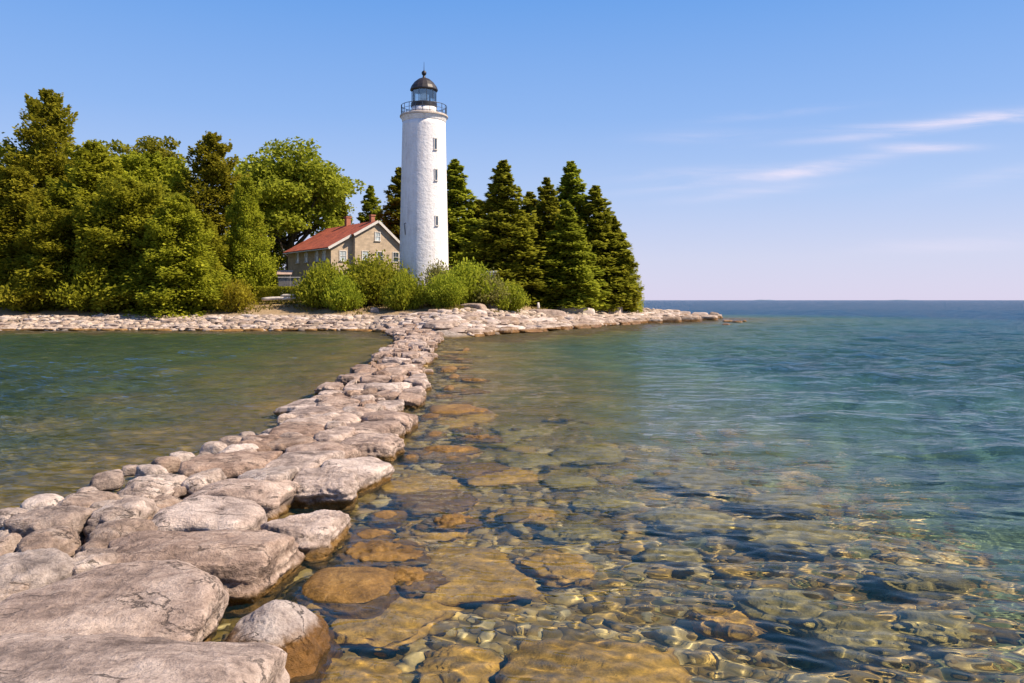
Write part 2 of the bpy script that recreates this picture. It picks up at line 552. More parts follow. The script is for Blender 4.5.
def wave_z(X, Y, cell):
    dc = seg_dist(X, Y, CWP)
    dc = np.where(inside(X, Y, CWP), 0.0, dc)
    left = X < np.interp(Y, [p[1] for p in CW_L], [p[0] for p in CW_L])
    ds = np.maximum(-sdist(X, Y), 0)
    amp = np.where(left, 1.7 + 1.5 * np.clip(dc / 7, 0, 1), 0.6 + 1.75 * np.clip((dc - 2.5) / 10, 0, 1))
    amp *= np.clip(0.35 + ds / 14, 0, 1)
    amp *= 1 + 0.45 * np.sin(X * 0.13 + Y * 0.05) * np.sin(Y * 0.11 - X * 0.04 + 1.3)
    z = np.zeros_like(X)
    for lam, th, ph, w in WAVES:
        f = np.clip((lam / cell - 2.5) / 3, 0, 1)
        long = np.clip((dc - 2) / 9, 0.12, 1) if lam > 1.2 else 1.0
        a = 0.0023 * w * lam ** 0.75
        if lam < 0.8: long = np.where(left, 1.0, np.clip(1 - (dc - 4) / 6, 0.35, 1))
        z += f * a * long * np.sin(2 * math.pi / lam * (X * math.cos(th) + Y * math.sin(th)) + ph)
    z = z * amp
    near = np.clip((15 - Y) / 5, 0, 1) * np.clip((9 - dc) / 4, 0, 1)
    if near.max() > 0:
        q = np.zeros_like(z)
        for lam, th, ph, w in RIPPLES:
            f = np.clip((lam / cell - 3.5) / 3, 0, 1)
            q += f * 0.0042 * lam * w * np.sin(2 * math.pi / lam * (X * math.cos(th) + Y * math.sin(th)) + ph)
        z = z + q * near
    return z


def water_material():
    m = NT('clear_lake_water')
    m.t.nodes.remove(m.b)
    P = m.pos()
    rf = m.n('ShaderNodeBsdfRefraction'); rf.inputs['IOR'].default_value = 1.333; rf.inputs['Roughness'].default_value = 0.0
    rf.inputs['Color'].default_value = (0.97, 0.985, 0.935, 1)
    gl = m.n('ShaderNodeBsdfGlossy'); gl.inputs['Roughness'].default_value = 0.02; gl.inputs['Color'].default_value = (0.9, 0.95, 1, 1)
    fr = m.n('ShaderNodeFresnel'); fr.inputs['IOR'].default_value = 1.333
    # ripples too small for the mesh
    mp = m.n('ShaderNodeMapping'); mp.inputs['Scale'].default_value = (0.75, 1.5, 1); mp.inputs['Rotation'].default_value = (0, 0, 0.2); m.l(P, mp.inputs[0])
    n1 = m.noise(mp.outputs[0], 0.8, 5, 0.6, 0.2)
    bp = m.n('ShaderNodeBump'); bp.inputs['Distance'].default_value = 0.75; m.l(n1, bp.inputs['Height'])
    sp = m.n('ShaderNodeSeparateXYZ'); m.l(P, sp.inputs[0])
    st = m.math('MULTIPLY', m.math('DIVIDE', m.math('SUBTRACT', sp.outputs['Y'], 6.0), 36.0, True), 0.8)
    m.l(st, bp.inputs['Strength'])
    for k in (rf, gl, fr): m.l(bp.outputs[0], k.inputs['Normal'])
    mx = m.n('ShaderNodeMixShader')
    m.l(m.math('MULTIPLY', fr.outputs[0], 0.64, True), mx.inputs[0]); m.l(rf.outputs[0], mx.inputs[1]); m.l(gl.outputs[0], mx.inputs[2])
    df = m.n('ShaderNodeBsdfDiffuse'); df.inputs['Color'].default_value = (0.05, 0.27, 0.36, 1)
    m2 = m.n('ShaderNodeMixShader'); m2.inputs[0].default_value = 0.025
    m.l(mx.outputs[0], m2.inputs[1]); m.l(df.outputs[0], m2.inputs[2])
    m.l(m2.outputs[0], m.out.inputs['Surface'])
    return m.m


X, Y, cell, Q = lod_grid(-5, 14000, 0.022, 0.0034, 0.03, 1000, 0.75)
wz = wave_z(X, Y, cell)
water = from_np('lake_water', np.stack([X, Y, wz], -1).reshape(-1, 3), Q, water_material(), smooth=True)
tag(water, 'clear rippled lake water, golden in the shallows and blue far out', kind='structure')
water.cycles.is_caustics_caster = True

# ------------------------------------------------------------------ island ground
def island_material():
    m = NT('island_ground')
    P = m.pos()
    sp = m.n('ShaderNodeSeparateXYZ'); m.l(P, sp.inputs[0])
    a = m.noise(P, 0.22, 5, 0.6); b = m.noise(P, 2.2, 6, 0.65); c_ = m.noise(P, 14, 4, 0.6)
    sand = m.ramp(b, [(0.3, (0.27, 0.19, 0.105)), (0.7, (0.42, 0.31, 0.19))])
    dry = m.ramp(m.math('ADD', m.math('MULTIPLY', b, 0.5), m.math('MULTIPLY', c_, 0.5)), [(0.35, (0.12, 0.10, 0.03)), (0.65, (0.34, 0.25, 0.085))])
    grass = m.ramp(m.math('ADD', m.math('MULTIPLY', b, 0.5), m.math('MULTIPLY', c_, 0.5)), [(0.32, (0.055, 0.075, 0.012)), (0.66, (0.17, 0.17, 0.03))])
    f1 = m.math('MULTIPLY', m.math('ADD', m.math('SUBTRACT', sp.outputs['Z'], 2.0), m.math('MULTIPLY', m.math('SUBTRACT', a, 0.5), 2.4)), 1.6, True)
    f2 = m.math('MULTIPLY', m.math('ADD', m.math('SUBTRACT', sp.outputs['Z'], 2.7), m.math('MULTIPLY', m.math('SUBTRACT', b, 0.5), 2.0)), 1.5, True)
    c = m.mix(f1, sand, dry)
    c = m.mix(f2, c, grass)
    f3 = m.math('MULTIPLY', m.math('SUBTRACT', 1.5, sp.outputs['Z']), 3.0, True)
    rub = m.ramp(m.noise(P, 5, 5, 0.7), [(0.35, (0.12, 0.10, 0.08)), (0.6, (0.45, 0.38, 0.33))])
    c = m.mix(f3, c, rub)
    c = m.mix(m.math('MULTIPLY', m.math('SUBTRACT', .22, sp.outputs['Z']), 5.0, True), c, m.ramp(b, [(.3, (.07, .05, .02)), (.7, (.22, .15, .05))]))
    m.base(c); m.b.inputs['Roughness'].default_value = 0.95; m.b.inputs['Specular IOR Level'].default_value = 0.1
    m.bump(m.math('ADD', b, c_), 0.6, 0.12)
    return m.m


gx = np.arange(-150, 36, 0.6); gy = np.arange(50, 156, 0.6)
X, Y = np.meshgrid(gx, gy, indexing='ij')
Z = ground_z(X, Y)
dd = sdist(X, Y)
Z = Z + np.clip(dd / 8, 0, 1) * (0.12 * np.sin(X * 0.7 + 0.4 * Y) * np.sin(Y * 0.6 - 0.2 * X) + 0.05 * np.sin(2.1 * X) * np.sin(1.7 * Y + X))
nx_, ny_ = X.shape
idx = np.arange(nx_ * ny_).reshape(nx_, ny_)
Q = np.stack([idx[:-1, :-1], idx[1:, :-1], idx[1:, 1:], idx[:-1, 1:]], -1).reshape(-1, 4)
keep = (dd.reshape(-1)[Q] > -9).any(1)
isl = from_np('island_ground', np.stack([X, Y, Z], -1).reshape(-1, 3), Q[keep], island_material(), smooth=True)
tag(isl, 'low wooded island ground of sand, dry grass and duff', kind='structure')
isl.cycles.is_caustics_receiver = True

# far low land on the horizon
def far_land(px0, px1, h, Y):
    bm = bmesh.new()
    n = 24
    top, bot = [], []
    for i in range(n + 1):
        t = i / n
        x = ((px0 + (px1 - px0) * t) - 512) / F * Y
        hh = h * (math.sin(math.pi * t) ** 0.6) * (0.75 + 0.25 * math.sin(9 * t))
        for (yy, q) in ((Y, 0), (Y + 200, 1), (Y + 500, 0)):
            (bot if q == 0 else top).append(bm.verts.new((x, yy, -1.0 if q == 0 else hh)))
    for i in range(n):
        bm.faces.new((bot[2 * i], bot[2 * i + 2], top[i + 1], top[i]))
        bm.faces.new((top[i], top[i + 1], bot[2 * i + 3], bot[2 * i + 1]))
    return bm


M['far'] = simple('far_shore_hazed', (0.16, 0.22, 0.30), 0.9, nscale=0.01)  # blue of distance haze is painted into the land's colour
for (a, b, h) in ((764, 781, 9), (907, 920, 8)):
    tag(from_bm('distant_land', far_land(a, b, h, 6500), M['far'], smooth=True), 'faint strip of far land on the horizon', kind='structure')

# ------------------------------------------------------------------ rocks
_ico = {}


def ico(sub):
    if sub not in _ico:
        bm = bmesh.new()
        bmesh.ops.create_icosphere(bm, subdivisions=sub, radius=1.0)
        bm.verts.ensure_lookup_table()
        V = np.array([v.co[:] for v in bm.verts])
        V /= np.linalg.norm(V, axis=1)[:, None]
        T = np.array([[v.index for v in f.verts] for f in bm.faces])
        bm.free()
        _ico[sub] = (V, T)
    return _ico[sub]


def rock_verts(seed, sub=4, p=11.0, half=(1, 1, 1), rough=0.05, nside=6, chamf=6, dome=0.0, under=0.0, u0=0.0):
    """a weathered block: a rounded polytope of random planes, then fractal knocks"""
    r = np.random.default_rng(seed)
    U, T = ico(sub)
    pl = []
    t = r.normal(0, 0.07, 2)
    pl.append(((t[0], t[1], 1), 1.0))
    pl.append(((0, 0, -1), 1.0))
    a0 = r.uniform(0, 6.28)
    base = [0, math.pi / 2, math.pi, 1.5 * math.pi]
    for k in range(4):
        a = base[k] + r.normal(0, 0.13)
        pl.append(((math.cos(a), math.sin(a), r.uniform(-0.05, 0.22)), r.uniform(0.9, 1.03)))
    for k in range(max(0, nside - 4)):
        a = r.uniform(0, 6.28)
        pl.append(((math.cos(a), math.sin(a), r.uniform(-0.1, 0.3)), r.uniform(1.0, 1.22)))
    for k in range(chamf):
        a = r.uniform(0, 6.28); zz = r.uniform(0.25, 2.2)
        pl.append(((math.cos(a), math.sin(a), zz), r.uniform(1.20, 1.38) if .4 < zz < 1.6 else r.uniform(1.02, 1.18)))
    if dome:
        for k in range(7):
            a = k * 0.9 + r.normal(0, 0.2)
            pl.append(((math.cos(a) * dome, math.sin(a) * dome, 1), r.uniform(0.75, 0.85)))
    acc = np.zeros(len(U))
    for nrm, d in pl:
        nv = np.array(nrm, float); nv /= np.linalg.norm(nv)
        acc += np.maximum(0, U @ nv / d) ** p
    V = U * (acc ** (-1 / p))[:, None]
    if under:
        k_ = np.clip((u0 - V[:, 2:3]) / (1 + u0), 0, 1)
        V[:, :2] *= 1 - under * k_
    V = V * np.array(half)
    mn = min(half)
    sc = 1.0 / max(0.25, (half[0] + half[1]) / 2)
    off = r.uniform(-50, 50, 3)
    out = np.empty_like(V)
    L = max(mn, 0.12)
    for i in range(len(V)):
        v = V[i]; u = U[i]
        q = Vector((v[0] * sc + off[0], v[1] * sc + off[1], v[2] * sc + off[2]))
        d = noise.noise(q * 1.7) * 0.55 + noise.noise(q * 4.1) * 0.5
        if sub >= 5:
            d += noise.noise(q * 9.0) * 0.3 - abs(noise.noise(q * 17.0)) * 0.3 - abs(noise.noise(q * 6.3 + Vector((9, 3, 5)))) * 0.5
            st = noise.noise(Vector((q.x * 1.5, q.y * 1.5, q.z * 8.5)))
            d += (st * 0.7 + math.floor(2.5 * (st + noise.noise(q * 3.1))) * 0.3) * (1 - abs(u[2])) ** .7
        else:
            d += noise.noise(q * 8.3) * 0.25
        out[i] = v + u * np.array([1, 1, 0.55]) * d * rough * (0.45 + L)
    return out, T


def rock_obj(name, V, T, mat, loc=(0, 0, 0), rz=0.0):
    o = from_np(name, V, T, mat, smooth=True)
    o.location = loc
    o.rotation_euler = (0, 0, rz)
    o.cycles.is_caustics_receiver = True
    return o


def hero(name, pl, pr, yt, yf, zt, zb, seed, mat='boulder', sub=5, rz=0.0, p=11, rough=0.05, dome=0.0, tilt=(0, 0), chamf=9, grow=0.99):
    Yb = (CAMZ - zt) * F / (yt - HOR)
    Yf = (CAMZ - zt) * F / (yf - HOR)
    Ym = (Yb + Yf) / 2
    p = p * 1.4 if p < 8 else p * 2.3
    rough *= 1.35
    hx = (pr - pl) / 2 / F * Ym * grow
    hy = (Yb - Yf) / 2 * grow + 0.04
    hz = (zt - zb) / 2
    cx = ((pl + pr) / 2 - 512) / F * Ym
    V, T = rock_verts(seed, sub, p, (hx, hy, hz), rough, dome=dome, chamf=chamf, under=0 if dome else .3, u0=.75)
    o = rock_obj(name, V, T, M[mat], (cx, Ym, (zt + zb) / 2), rz)
    o.rotation_euler = (tilt[0], tilt[1], rz)
    return o


G = 'boulders of the causeway'
HEROES = [
    # pl, pr, ytop, yfront, ztop, label, extras
    (-150, 296, 614, 740, .54, 'great grey slab filling the bottom left corner, nearest of the causeway', dict(sub=6, rz=-0.14, p=14, rough=.04)),
    (-25, 214, 561, 632, .50, 'long pale boulder just behind the nearest slab, its right end sunlit', dict(sub=6, rz=-0.03, p=13, rough=.045)),
    (108, 299, 521, 556, .46, 'flat-topped block with a broken dark front face above the wet pyramid rock', dict(sub=6, p=16, rough=.055, rz=.04)),
    (152, 276, 494, 520, .42, 'smooth dark grey slab directly behind the block with the broken face', dict(p=15, rz=.03)),
    (188, 295, 472, 491, .42, 'wide grey slab leaning below a paler flat stone', dict(p=14, rz=-.1)),
    (233, 298, 462, 480, .44, 'pale flat stone lying behind the wide grey slab', dict(p=10)),
    (266, 351, 503, 529, .30, 'rounded tan boulder with a wet foot, right edge beside the orange rock', dict(sub=6, rz=-.35, p=9, rough=.06)),
    (294, 364, 465, 481, .38, 'squarish boulder with a tall brown front standing in the water', dict(sub=6, p=9, rough=.055)),
    (320, 390, 453, 470, .34, 'rounded hump at the water behind the squarish boulder', dict(p=8, rz=-.2)),
    (273, 337, 444, 462, .40, 'grey boulder with a broken left end amid the causeway', dict(p=10, rz=-.15)),
    (187, 274, 448, 466, .40, 'broad flat slab on the left waterside, small white stone beside it', dict(p=13, rz=.05)),
    (182, 226, 465, 478, .38, 'small whitish stone tucked under the broad flat left slab', dict(p=8)),
    (289, 359, 437, 449, .40, 'flat brown slab behind the boulder with the broken left end', dict(p=13, rz=-.1)),
    (236, 284, 431, 446, .42, 'reddish lump with a shadowed left face at the left waterside', dict(p=8, rough=.07)),
    (266, 322, 434, 444, .36, 'low pale stone between the reddish lump and the flat brown slab', dict(p=9)),
    (314, 354, 425, 435, .38, 'small pointed flagstone left of the big cracked block', dict(p=11)),
    (338, 405, 430, 444, .33, 'big cracked grey block with a straight face rising from the water', dict(sub=6, p=15, rough=.05)),
    (268, 330, 419, 432, .40, 'low flat stone at the left edge behind the reddish lump', dict(p=12)),
    (326, 400, 418, 429, .38, 'long flat slab stretched across the right side behind the cracked block', dict(p=14)),
    (358, 422, 407, 418, .36, 'tall grey block on the right edge with a yellow weed foot', dict(p=12)),
    (288, 336, 411, 421, .40, 'thin pale slab at the left edge, shadow beneath it', dict(p=12)),
    (322, 366, 409, 418, .38, 'middling stone between the thin pale slab and the tall right block', dict(p=9)),
    (292, 348, 402, 412, .42, 'ochre flat slab on the left edge where the causeway narrows', dict(p=13)),
    (340, 384, 400, 409, .38, 'worn flat flagstone in mid causeway left of a tall block', dict(p=11)),
    (8, 94, 499, 520, .42, 'large egg-shaped pale boulder at the far left waterside', dict(p=8, rough=.05)),
    (-12, 34, 514, 534, .36, 'rounded stone cut by the left picture edge under the egg-shaped boulder', dict(p=7)),
    (16, 81, 518, 545, .40, 'round grey boulder with a dark left flank before the egg-shaped one', dict(p=7, rough=.06, rz=.3)),
    (-20, 18, 533, 547, .34, 'small tan stone at the left picture edge', dict(p=8)),
    (-30, 80, 544, 576, .42, 'broad fissured slab at the left edge with a shadowed under-edge', dict(p=11, rough=.06, rz=-.2)),
    (-14, 31, 574, 594, .38, 'knobbly little boulder at the left edge below the fissured slab', dict(p=7, rough=.07)),
    (-30, 15, 584, 606, .40, 'smooth end of a grey stone in the left picture edge near the long boulder', dict(p=7)),
    (63, 127, 540, 566, .38, 'lumpy grey boulder with a dark hollow left of the broken block', dict(p=8, rough=.07)),
    (79, 138, 528, 546, .40, 'oval tan stone resting behind the lumpy grey boulder', dict(p=7)),
    (82, 154, 511, 535, .40, 'layered pale boulder with a horizontal ledge in the left cluster', dict(p=10, rough=.06)),
    (62, 129, 484, 502, .42, 'brown-topped boulder at the left waterside between egg-shaped and high boulder', dict(p=8)),
    (117, 191, 466, 488, .46, 'highest rounded boulder of the left waterside, dark shaded left end', dict(p=7, rough=.06)),
    (126, 157, 485, 498, .40, 'small cracked white stone below the highest left boulder', dict(p=7)),
    (145, 192, 489, 505, .38, 'low whitish stone right of the small cracked white one', dict(p=8)),
    (91, 156, 496, 511, .38, 'flat pale stone between the brown-topped and the layered boulders', dict(p=9)),
    (139, 161, 500, 513, .36, 'fist-shaped pale cobble wedged amid the left cluster', dict(p=6)),
    (120, 160, 513, 524, .30, 'squat tan cobble in a gap left of the dark grey slab', dict(p=7)),
    (212, 262, 440, 449, .36, 'narrow grey stone sloping into the left water', dict(p=9)),
]
for i, (pl, pr, yt, yf, zt, lab, ex) in enumerate(HEROES):
    if i >= 24 or i in (5, 11, 14): ex = dict(ex, mat='pale_boulder', grow=.90); zt += [0, .07, .02, .1, .04][i % 5]
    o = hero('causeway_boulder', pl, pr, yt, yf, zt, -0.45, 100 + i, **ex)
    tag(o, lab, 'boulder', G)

# wet orange rocks that break the surface beside the causeway
o = hero('wet_boulder', 221, 330, 568, 612, .5, -.5, 300, mat='foot', sub=6, p=7, dome=0.75, rough=.022)
tag(o, 'pyramid-shaped boulder, dry grey top and wet brown foot, in the shallows', 'boulder', 'wet rocks by the causeway')
o = hero('wet_boulder', 299, 402, 540, 574, .27, -.6, 301, mat='algae', sub=6, p=5, dome=0.32, rough=.018)
tag(o, 'flat wet orange boulder breaking the water beside the tan one', 'boulder', 'wet rocks by the causeway')
EMERG = [(350, 394, 517, 530, .06, 'small orange rock awash at the right foot of the tan boulder'),
         (369, 402, 500, 511, .06, 'thumb-shaped orange rock awash below the squarish boulder'),
         (429, 478, 397, 404.5, .17, 'orange dome-shaped rock standing alone right of the causeway'),
         (419, 441, 408, 412, .08, 'small dark wet rock near the causeway before the orange dome'),
         (424, 447, 425, 430, .07, 'brown cobble awash at the foot of the tall right block'),
         (401, 420, 447, 453, .05, 'little brown cobble awash right of the cracked block'),
         (433, 470, 450, 455, .03, 'flat dark rock awash in the middle of the shallows'),
         (440, 458, 362, 365, .15, 'dark rock breaking the water beside the far causeway'),
         (448, 460, 370, 373, .13, 'low brown rock off the right flank of the causeway'),
         (443, 455, 381, 384, .12, 'pair-sized dark rock behind the orange dome'),
         (462, 470, 345, 347, .15, 'tiny dark rock near the island end of the causeway'),
         (371, 377, 356, 358.5, .15, 'tiny dark rock left of the far causeway')]
for i, (pl, pr, yt, yf, zt, lab) in enumerate(EMERG):
    o = hero('wet_rock', pl, pr, yt, yf, zt + .06, -.4, 320 + i, mat='algae', sub=4, p=6, dome=0.4, rough=.045)
    tag(o, lab, 'rock', 'wet rocks by the causeway')

# amber rocks awash along the foot of the causeway
ra = np.random.default_rng(41)
for i in range(26):
    y = 7.5 + 36 * (i / 25) ** 1.25 + ra.uniform(-.2, .2)
    x = cw(y, CW_R) + .25 + (.2 + 1.25 * ((i * .618) % 1)) * ra.uniform(.7, 1.1)
    hx = ra.uniform(.28, .62) * (1 + .01 * y); hy = hx * ra.uniform(.6, .95)
    V, T = rock_verts(1500 + i, 5, 9, (hx, hy, .3), .13, dome=.35 if i % 3 else .6, under=.25, nside=8)
    o = rock_obj('awash_rock', V, T, M['algae' if i % 5 else 'sunken'], (x, y, ra.uniform(-.25, -.13) - (0 if i % 5 else .08)), ra.uniform(0, 3))
    tag(o, f'amber rock awash at the right foot of the causeway, {ordinal(i)} from the near end', 'rock', 'amber rocks along the causeway foot')

# small rounded stones packed into the left flank
for i in range(58):
    y = 8.6 + 13.5 * ((i + ra.uniform(0, .8)) / 58)
    xl = cw(y, CW_L); x = xl + .75 + (.1 + 1.5 * ((i * .618) % 1) ** 1.3)
    hx = ra.uniform(.12, .25); hy = hx * ra.uniform(.7, 1.0); hz = hx * ra.uniform(.45, .65)
    V, T = rock_verts(1700 + i, 4, 4.5, (hx, hy, hz), .05, chamf=7)
    o = rock_obj('flank_cobble', V, T, M['pale_boulder'], (x, y, ra.uniform(.24, .36)), ra.uniform(0, 3))
    tag(o, f'small rounded stone in the left flank of the causeway, {ordinal(i)} from the near end', 'stone', 'small stones packed in the left flank')

# the rows that run on to the island
VARS = []
for k in range(12):
    V, T = rock_verts(500 + k, 5, [24, 36, 50, 64][k % 4], (1, 1, 1), 0.075, chamf=6, under=.3, u0=.7)
    me_o = from_np('causeway_stone', V, T, M['boulder'], smooth=True)
    VARS.append(me_o.data)
    bpy.data.objects.remove(me_o)
LANES = [(0.0, 0.25), (0.25, 0.51), (0.51, 0.74), (0.74, 1.0)]
LNAME = ['left waterside row', 'inner left row', 'inner right row', 'right waterside row']
r = np.random.default_rng(77)
for li, (f0, f1) in enumerate(LANES):
    y = 18.2 + r.uniform(0, .5) + (0.5 if li in (0, 3) else 0)
    lst = []
    while y < 67 - (0 if li < 3 else 5):
        L = r.uniform(0.85, 1.5) * (1 + 0.006 * (y - 18))
        yc = y + L / 2
        xl, xr = cw(yc, CW_L), cw(yc, CW_R)
        wd = xr - xl
        g0 = f0 + (.085 * math.sin(yc * .9 + li * 2.1) + .04 * math.sin(yc * 2.3 + li) if li > 0 else 0)
        g1 = f1 + (.085 * math.sin(yc * .9 + (li + 1) * 2.1) + .04 * math.sin(yc * 2.3 + li + 1) if li < 3 else 0)
        x0 = xl + g0 * wd + r.uniform(-.04, .04); x1 = xl + g1 * wd + r.uniform(-.04, .04)
        if li == 0: x0 += r.uniform(-.3, .45)
        if li == 3: x1 += r.uniform(-.45, .25)
        zt = r.uniform(.20, .44) + (0.12 if li in (1, 2) else 0.0) * min(1, (y - 15) / 25) + max(0, (y - 58) * .03)
        if li == 3: zt -= r.uniform(0, .1)
        lst.append((x0, x1, yc, L, zt))
        y += L * r.uniform(.9, 1.0)
    for k, (x0, x1, yc, L, zt) in enumerate(lst):
        o = bpy.data.objects.new('causeway_stone', VARS[int(r.integers(12))])
        COL.objects.link(o)
        o.location = ((x0 + x1) / 2, yc, (zt - .4) / 2)
        flip = math.pi if r.random() < .5 else 0
        o.rotation_euler = (r.normal(0, .06), r.normal(0, .06), flip + r.normal(0, .13))
        o.scale = ((x1 - x0) / 2 * 0.98, L / 2 * 0.98, (zt + .4) / 2)
        o.cycles.is_caustics_receiver = True
        sz = 'broad' if x1 - x0 > 1.25 else ('long' if L > 1.5 else 'squat')
        tag(o, f'{sz} stone in the {LNAME[li]} of the causeway, {ordinal(len(lst) - 1 - k)} from the island', 'stone', 'flat stones of the far causeway')

# rubble core and pebbles
def cobble_field(name, pts, sizes, mat, label, seed, flat=0.6):
    U, T = ico(2)
    rr = np.random.default_rng(seed)
    n = len(pts)
    nv = len(U)
    V = np.empty((n, nv, 3))
    for k in range(10):
        sel = np.arange(n) % 10 == k
        w = 1 + 0.28 * np.sin(U @ rr.normal(0, 2.2, (3, 1)))[:, 0] + 0.16 * np.sin(U @ rr.normal(0, 4, (3, 1)))[:, 0]
        V[sel] = (U * w[:, None])[None]
    a = rr.uniform(0, 6.28, n)
    sx = sizes * rr.uniform(.8, 1.35, n); sy = sizes * rr.uniform(.6, 1.0, n); sz = sizes * rr.uniform(.4, .75, n) * flat / .6
    x = V[..., 0] * sx[:, None]; y = V[..., 1] * sy[:, None]; z = V[..., 2] * sz[:, None]
    ca, sa = np.cos(a)[:, None], np.sin(a)[:, None]
    P = np.stack([x * ca - y * sa, x * sa + y * ca, z], -1) + pts[:, None, :]
    Q = (T[None] + (np.arange(n) * nv)[:, None, None]).reshape(-1, 3)
    o = from_np(name, P.reshape(-1, 3), Q, mat, smooth=True)
    tag(o, label, kind='stuff')
    o.cycles.is_caustics_receiver = True
    return o


def pebble_mat(name, stops):
    m = NT(name)
    P = m.pos()
    g = m.n('ShaderNodeNewGeometry')
    c = m.ramp(g.outputs['Random Per Island'], stops)
    nz = m.noise(P, 12, 5, .65)
    c = m.mix(0.7, c, m.ramp(nz, [(.3, (.45, .42, .4)), (.7, (1.3, 1.25, 1.1))]), 'MULTIPLY')
    m.base(c); m.b.inputs['Roughness'].default_value = .85; m.b.inputs['Specular IOR Level'].default_value = .2
    m.bump(nz, .5, .03)
    return m.m


M['pebble'] = pebble_mat('algae_pebbles', [(0, (.12, .085, .025)), (.3, (.27, .19, .055)), (.55, (.40, .29, .095)), (.8, (.46, .36, .15)), (1, (.50, .43, .24))])
M['rubble'] = pebble_mat('causeway_rubble', [(0, (.12, .09, .05)), (.5, (.3, .2, .08)), (1, (.42, .31, .15))])
r = np.random.default_rng(9)
n = 22000
yy = 4.5 + 26 * r.random(n) ** 1.6
xx = r.uniform(-2.6, 9, n) * (0.6 + yy / 18)
dd_ = bed_depth(xx, yy)
ok = (dd_ < 1.25 + .5 * r.random(n) ** 2) & (r.random(n) < np.clip((21 - yy) / 11, .0, 1) ** 1.4)
xx, yy, dd_ = xx[ok], yy[ok], dd_[ok]; n = len(xx)
sz = np.exp(r.normal(-3.0, .55, n)).clip(.02, .2) * (0.8 + yy / 24)
cobble_field('pebble_bed', np.stack([xx, yy, -dd_ + sz * .1], -1), sz, M['pebble'], 'golden pebbles covering the shallow lake bed', 4)
n = 2600
yy = r.uniform(5, 62, n); f = r.random(n)
xl = np.interp(yy, [p[1] for p in CW_L], [p[0] for p in CW_L]); xr = np.interp(yy, [p[1] for p in CW_R], [p[0] for p in CW_R])
xx = xl + f * (xr - xl)
sz = r.uniform(.07, .17, n)
cobble_field('rubble_core', np.stack([xx, yy, r.uniform(-.35, -.02, n) - .25 * (np.abs(f - .5) > .42)], -1), sz, M['rubble'], 'ochre gravel and rubble in the gaps of the causeway', 6)
n = 500
yy = r.uniform(8, 58, n)
xr = np.interp(yy, [p[1] for p in CW_R], [p[0] for p in CW_R])
cobble_field('foot_rubble', np.stack([xr + r.gamma(2.0, .35, n) - .1, yy, r.uniform(-.46, -.22, n)], -1), r.uniform(.1, .25, n), M['pebble'], 'yellow weedy rubble along the causeway foot', 8)

# sunken boulders, placed through the refraction of the surface
def sunken(pl, pr, yt, yb, dep, seed, lab, mat='sunken', sub=5, dome=0.5, rough=.06, rz=0.0):
    def under(px, py, d):
        Yw = CAMZ * F / (py - HOR)
        hyp = math.hypot((px - 512) / F * Yw, Yw)
        si = hyp / math.hypot(hyp, CAMZ) / 1.333
        return Yw * (1 + d * si / math.sqrt(1 - si * si) / hyp)
    cxp = (pl + pr) / 2
    Yb = under(cxp, yt, dep + .02); Yf = under(cxp, yb, dep + .15)
    Ym = (Yb + Yf) / 2
    cx = (cxp - 512) / F * Ym
    hx = (pr - pl) / 2 / F * Ym
    hy = max(.2, (Yb - Yf) / 2)
    bot = -float(bed_depth(np.array(cx), np.array(Ym))) - .12
    hz = max(.16, (-dep - bot) / 2)
    V, T = rock_verts(seed, sub, 9, (hx * 1.0, hy * 1.0, hz), rough * 1.9, dome=dome, under=.35, chamf=6, nside=9)
    o = rock_obj('sunken_boulder', V, T, M[mat], (cx, Ym, -dep - hz + .04), rz)
    return tag(o, lab, 'sunken boulder', 'boulders under the clear water')


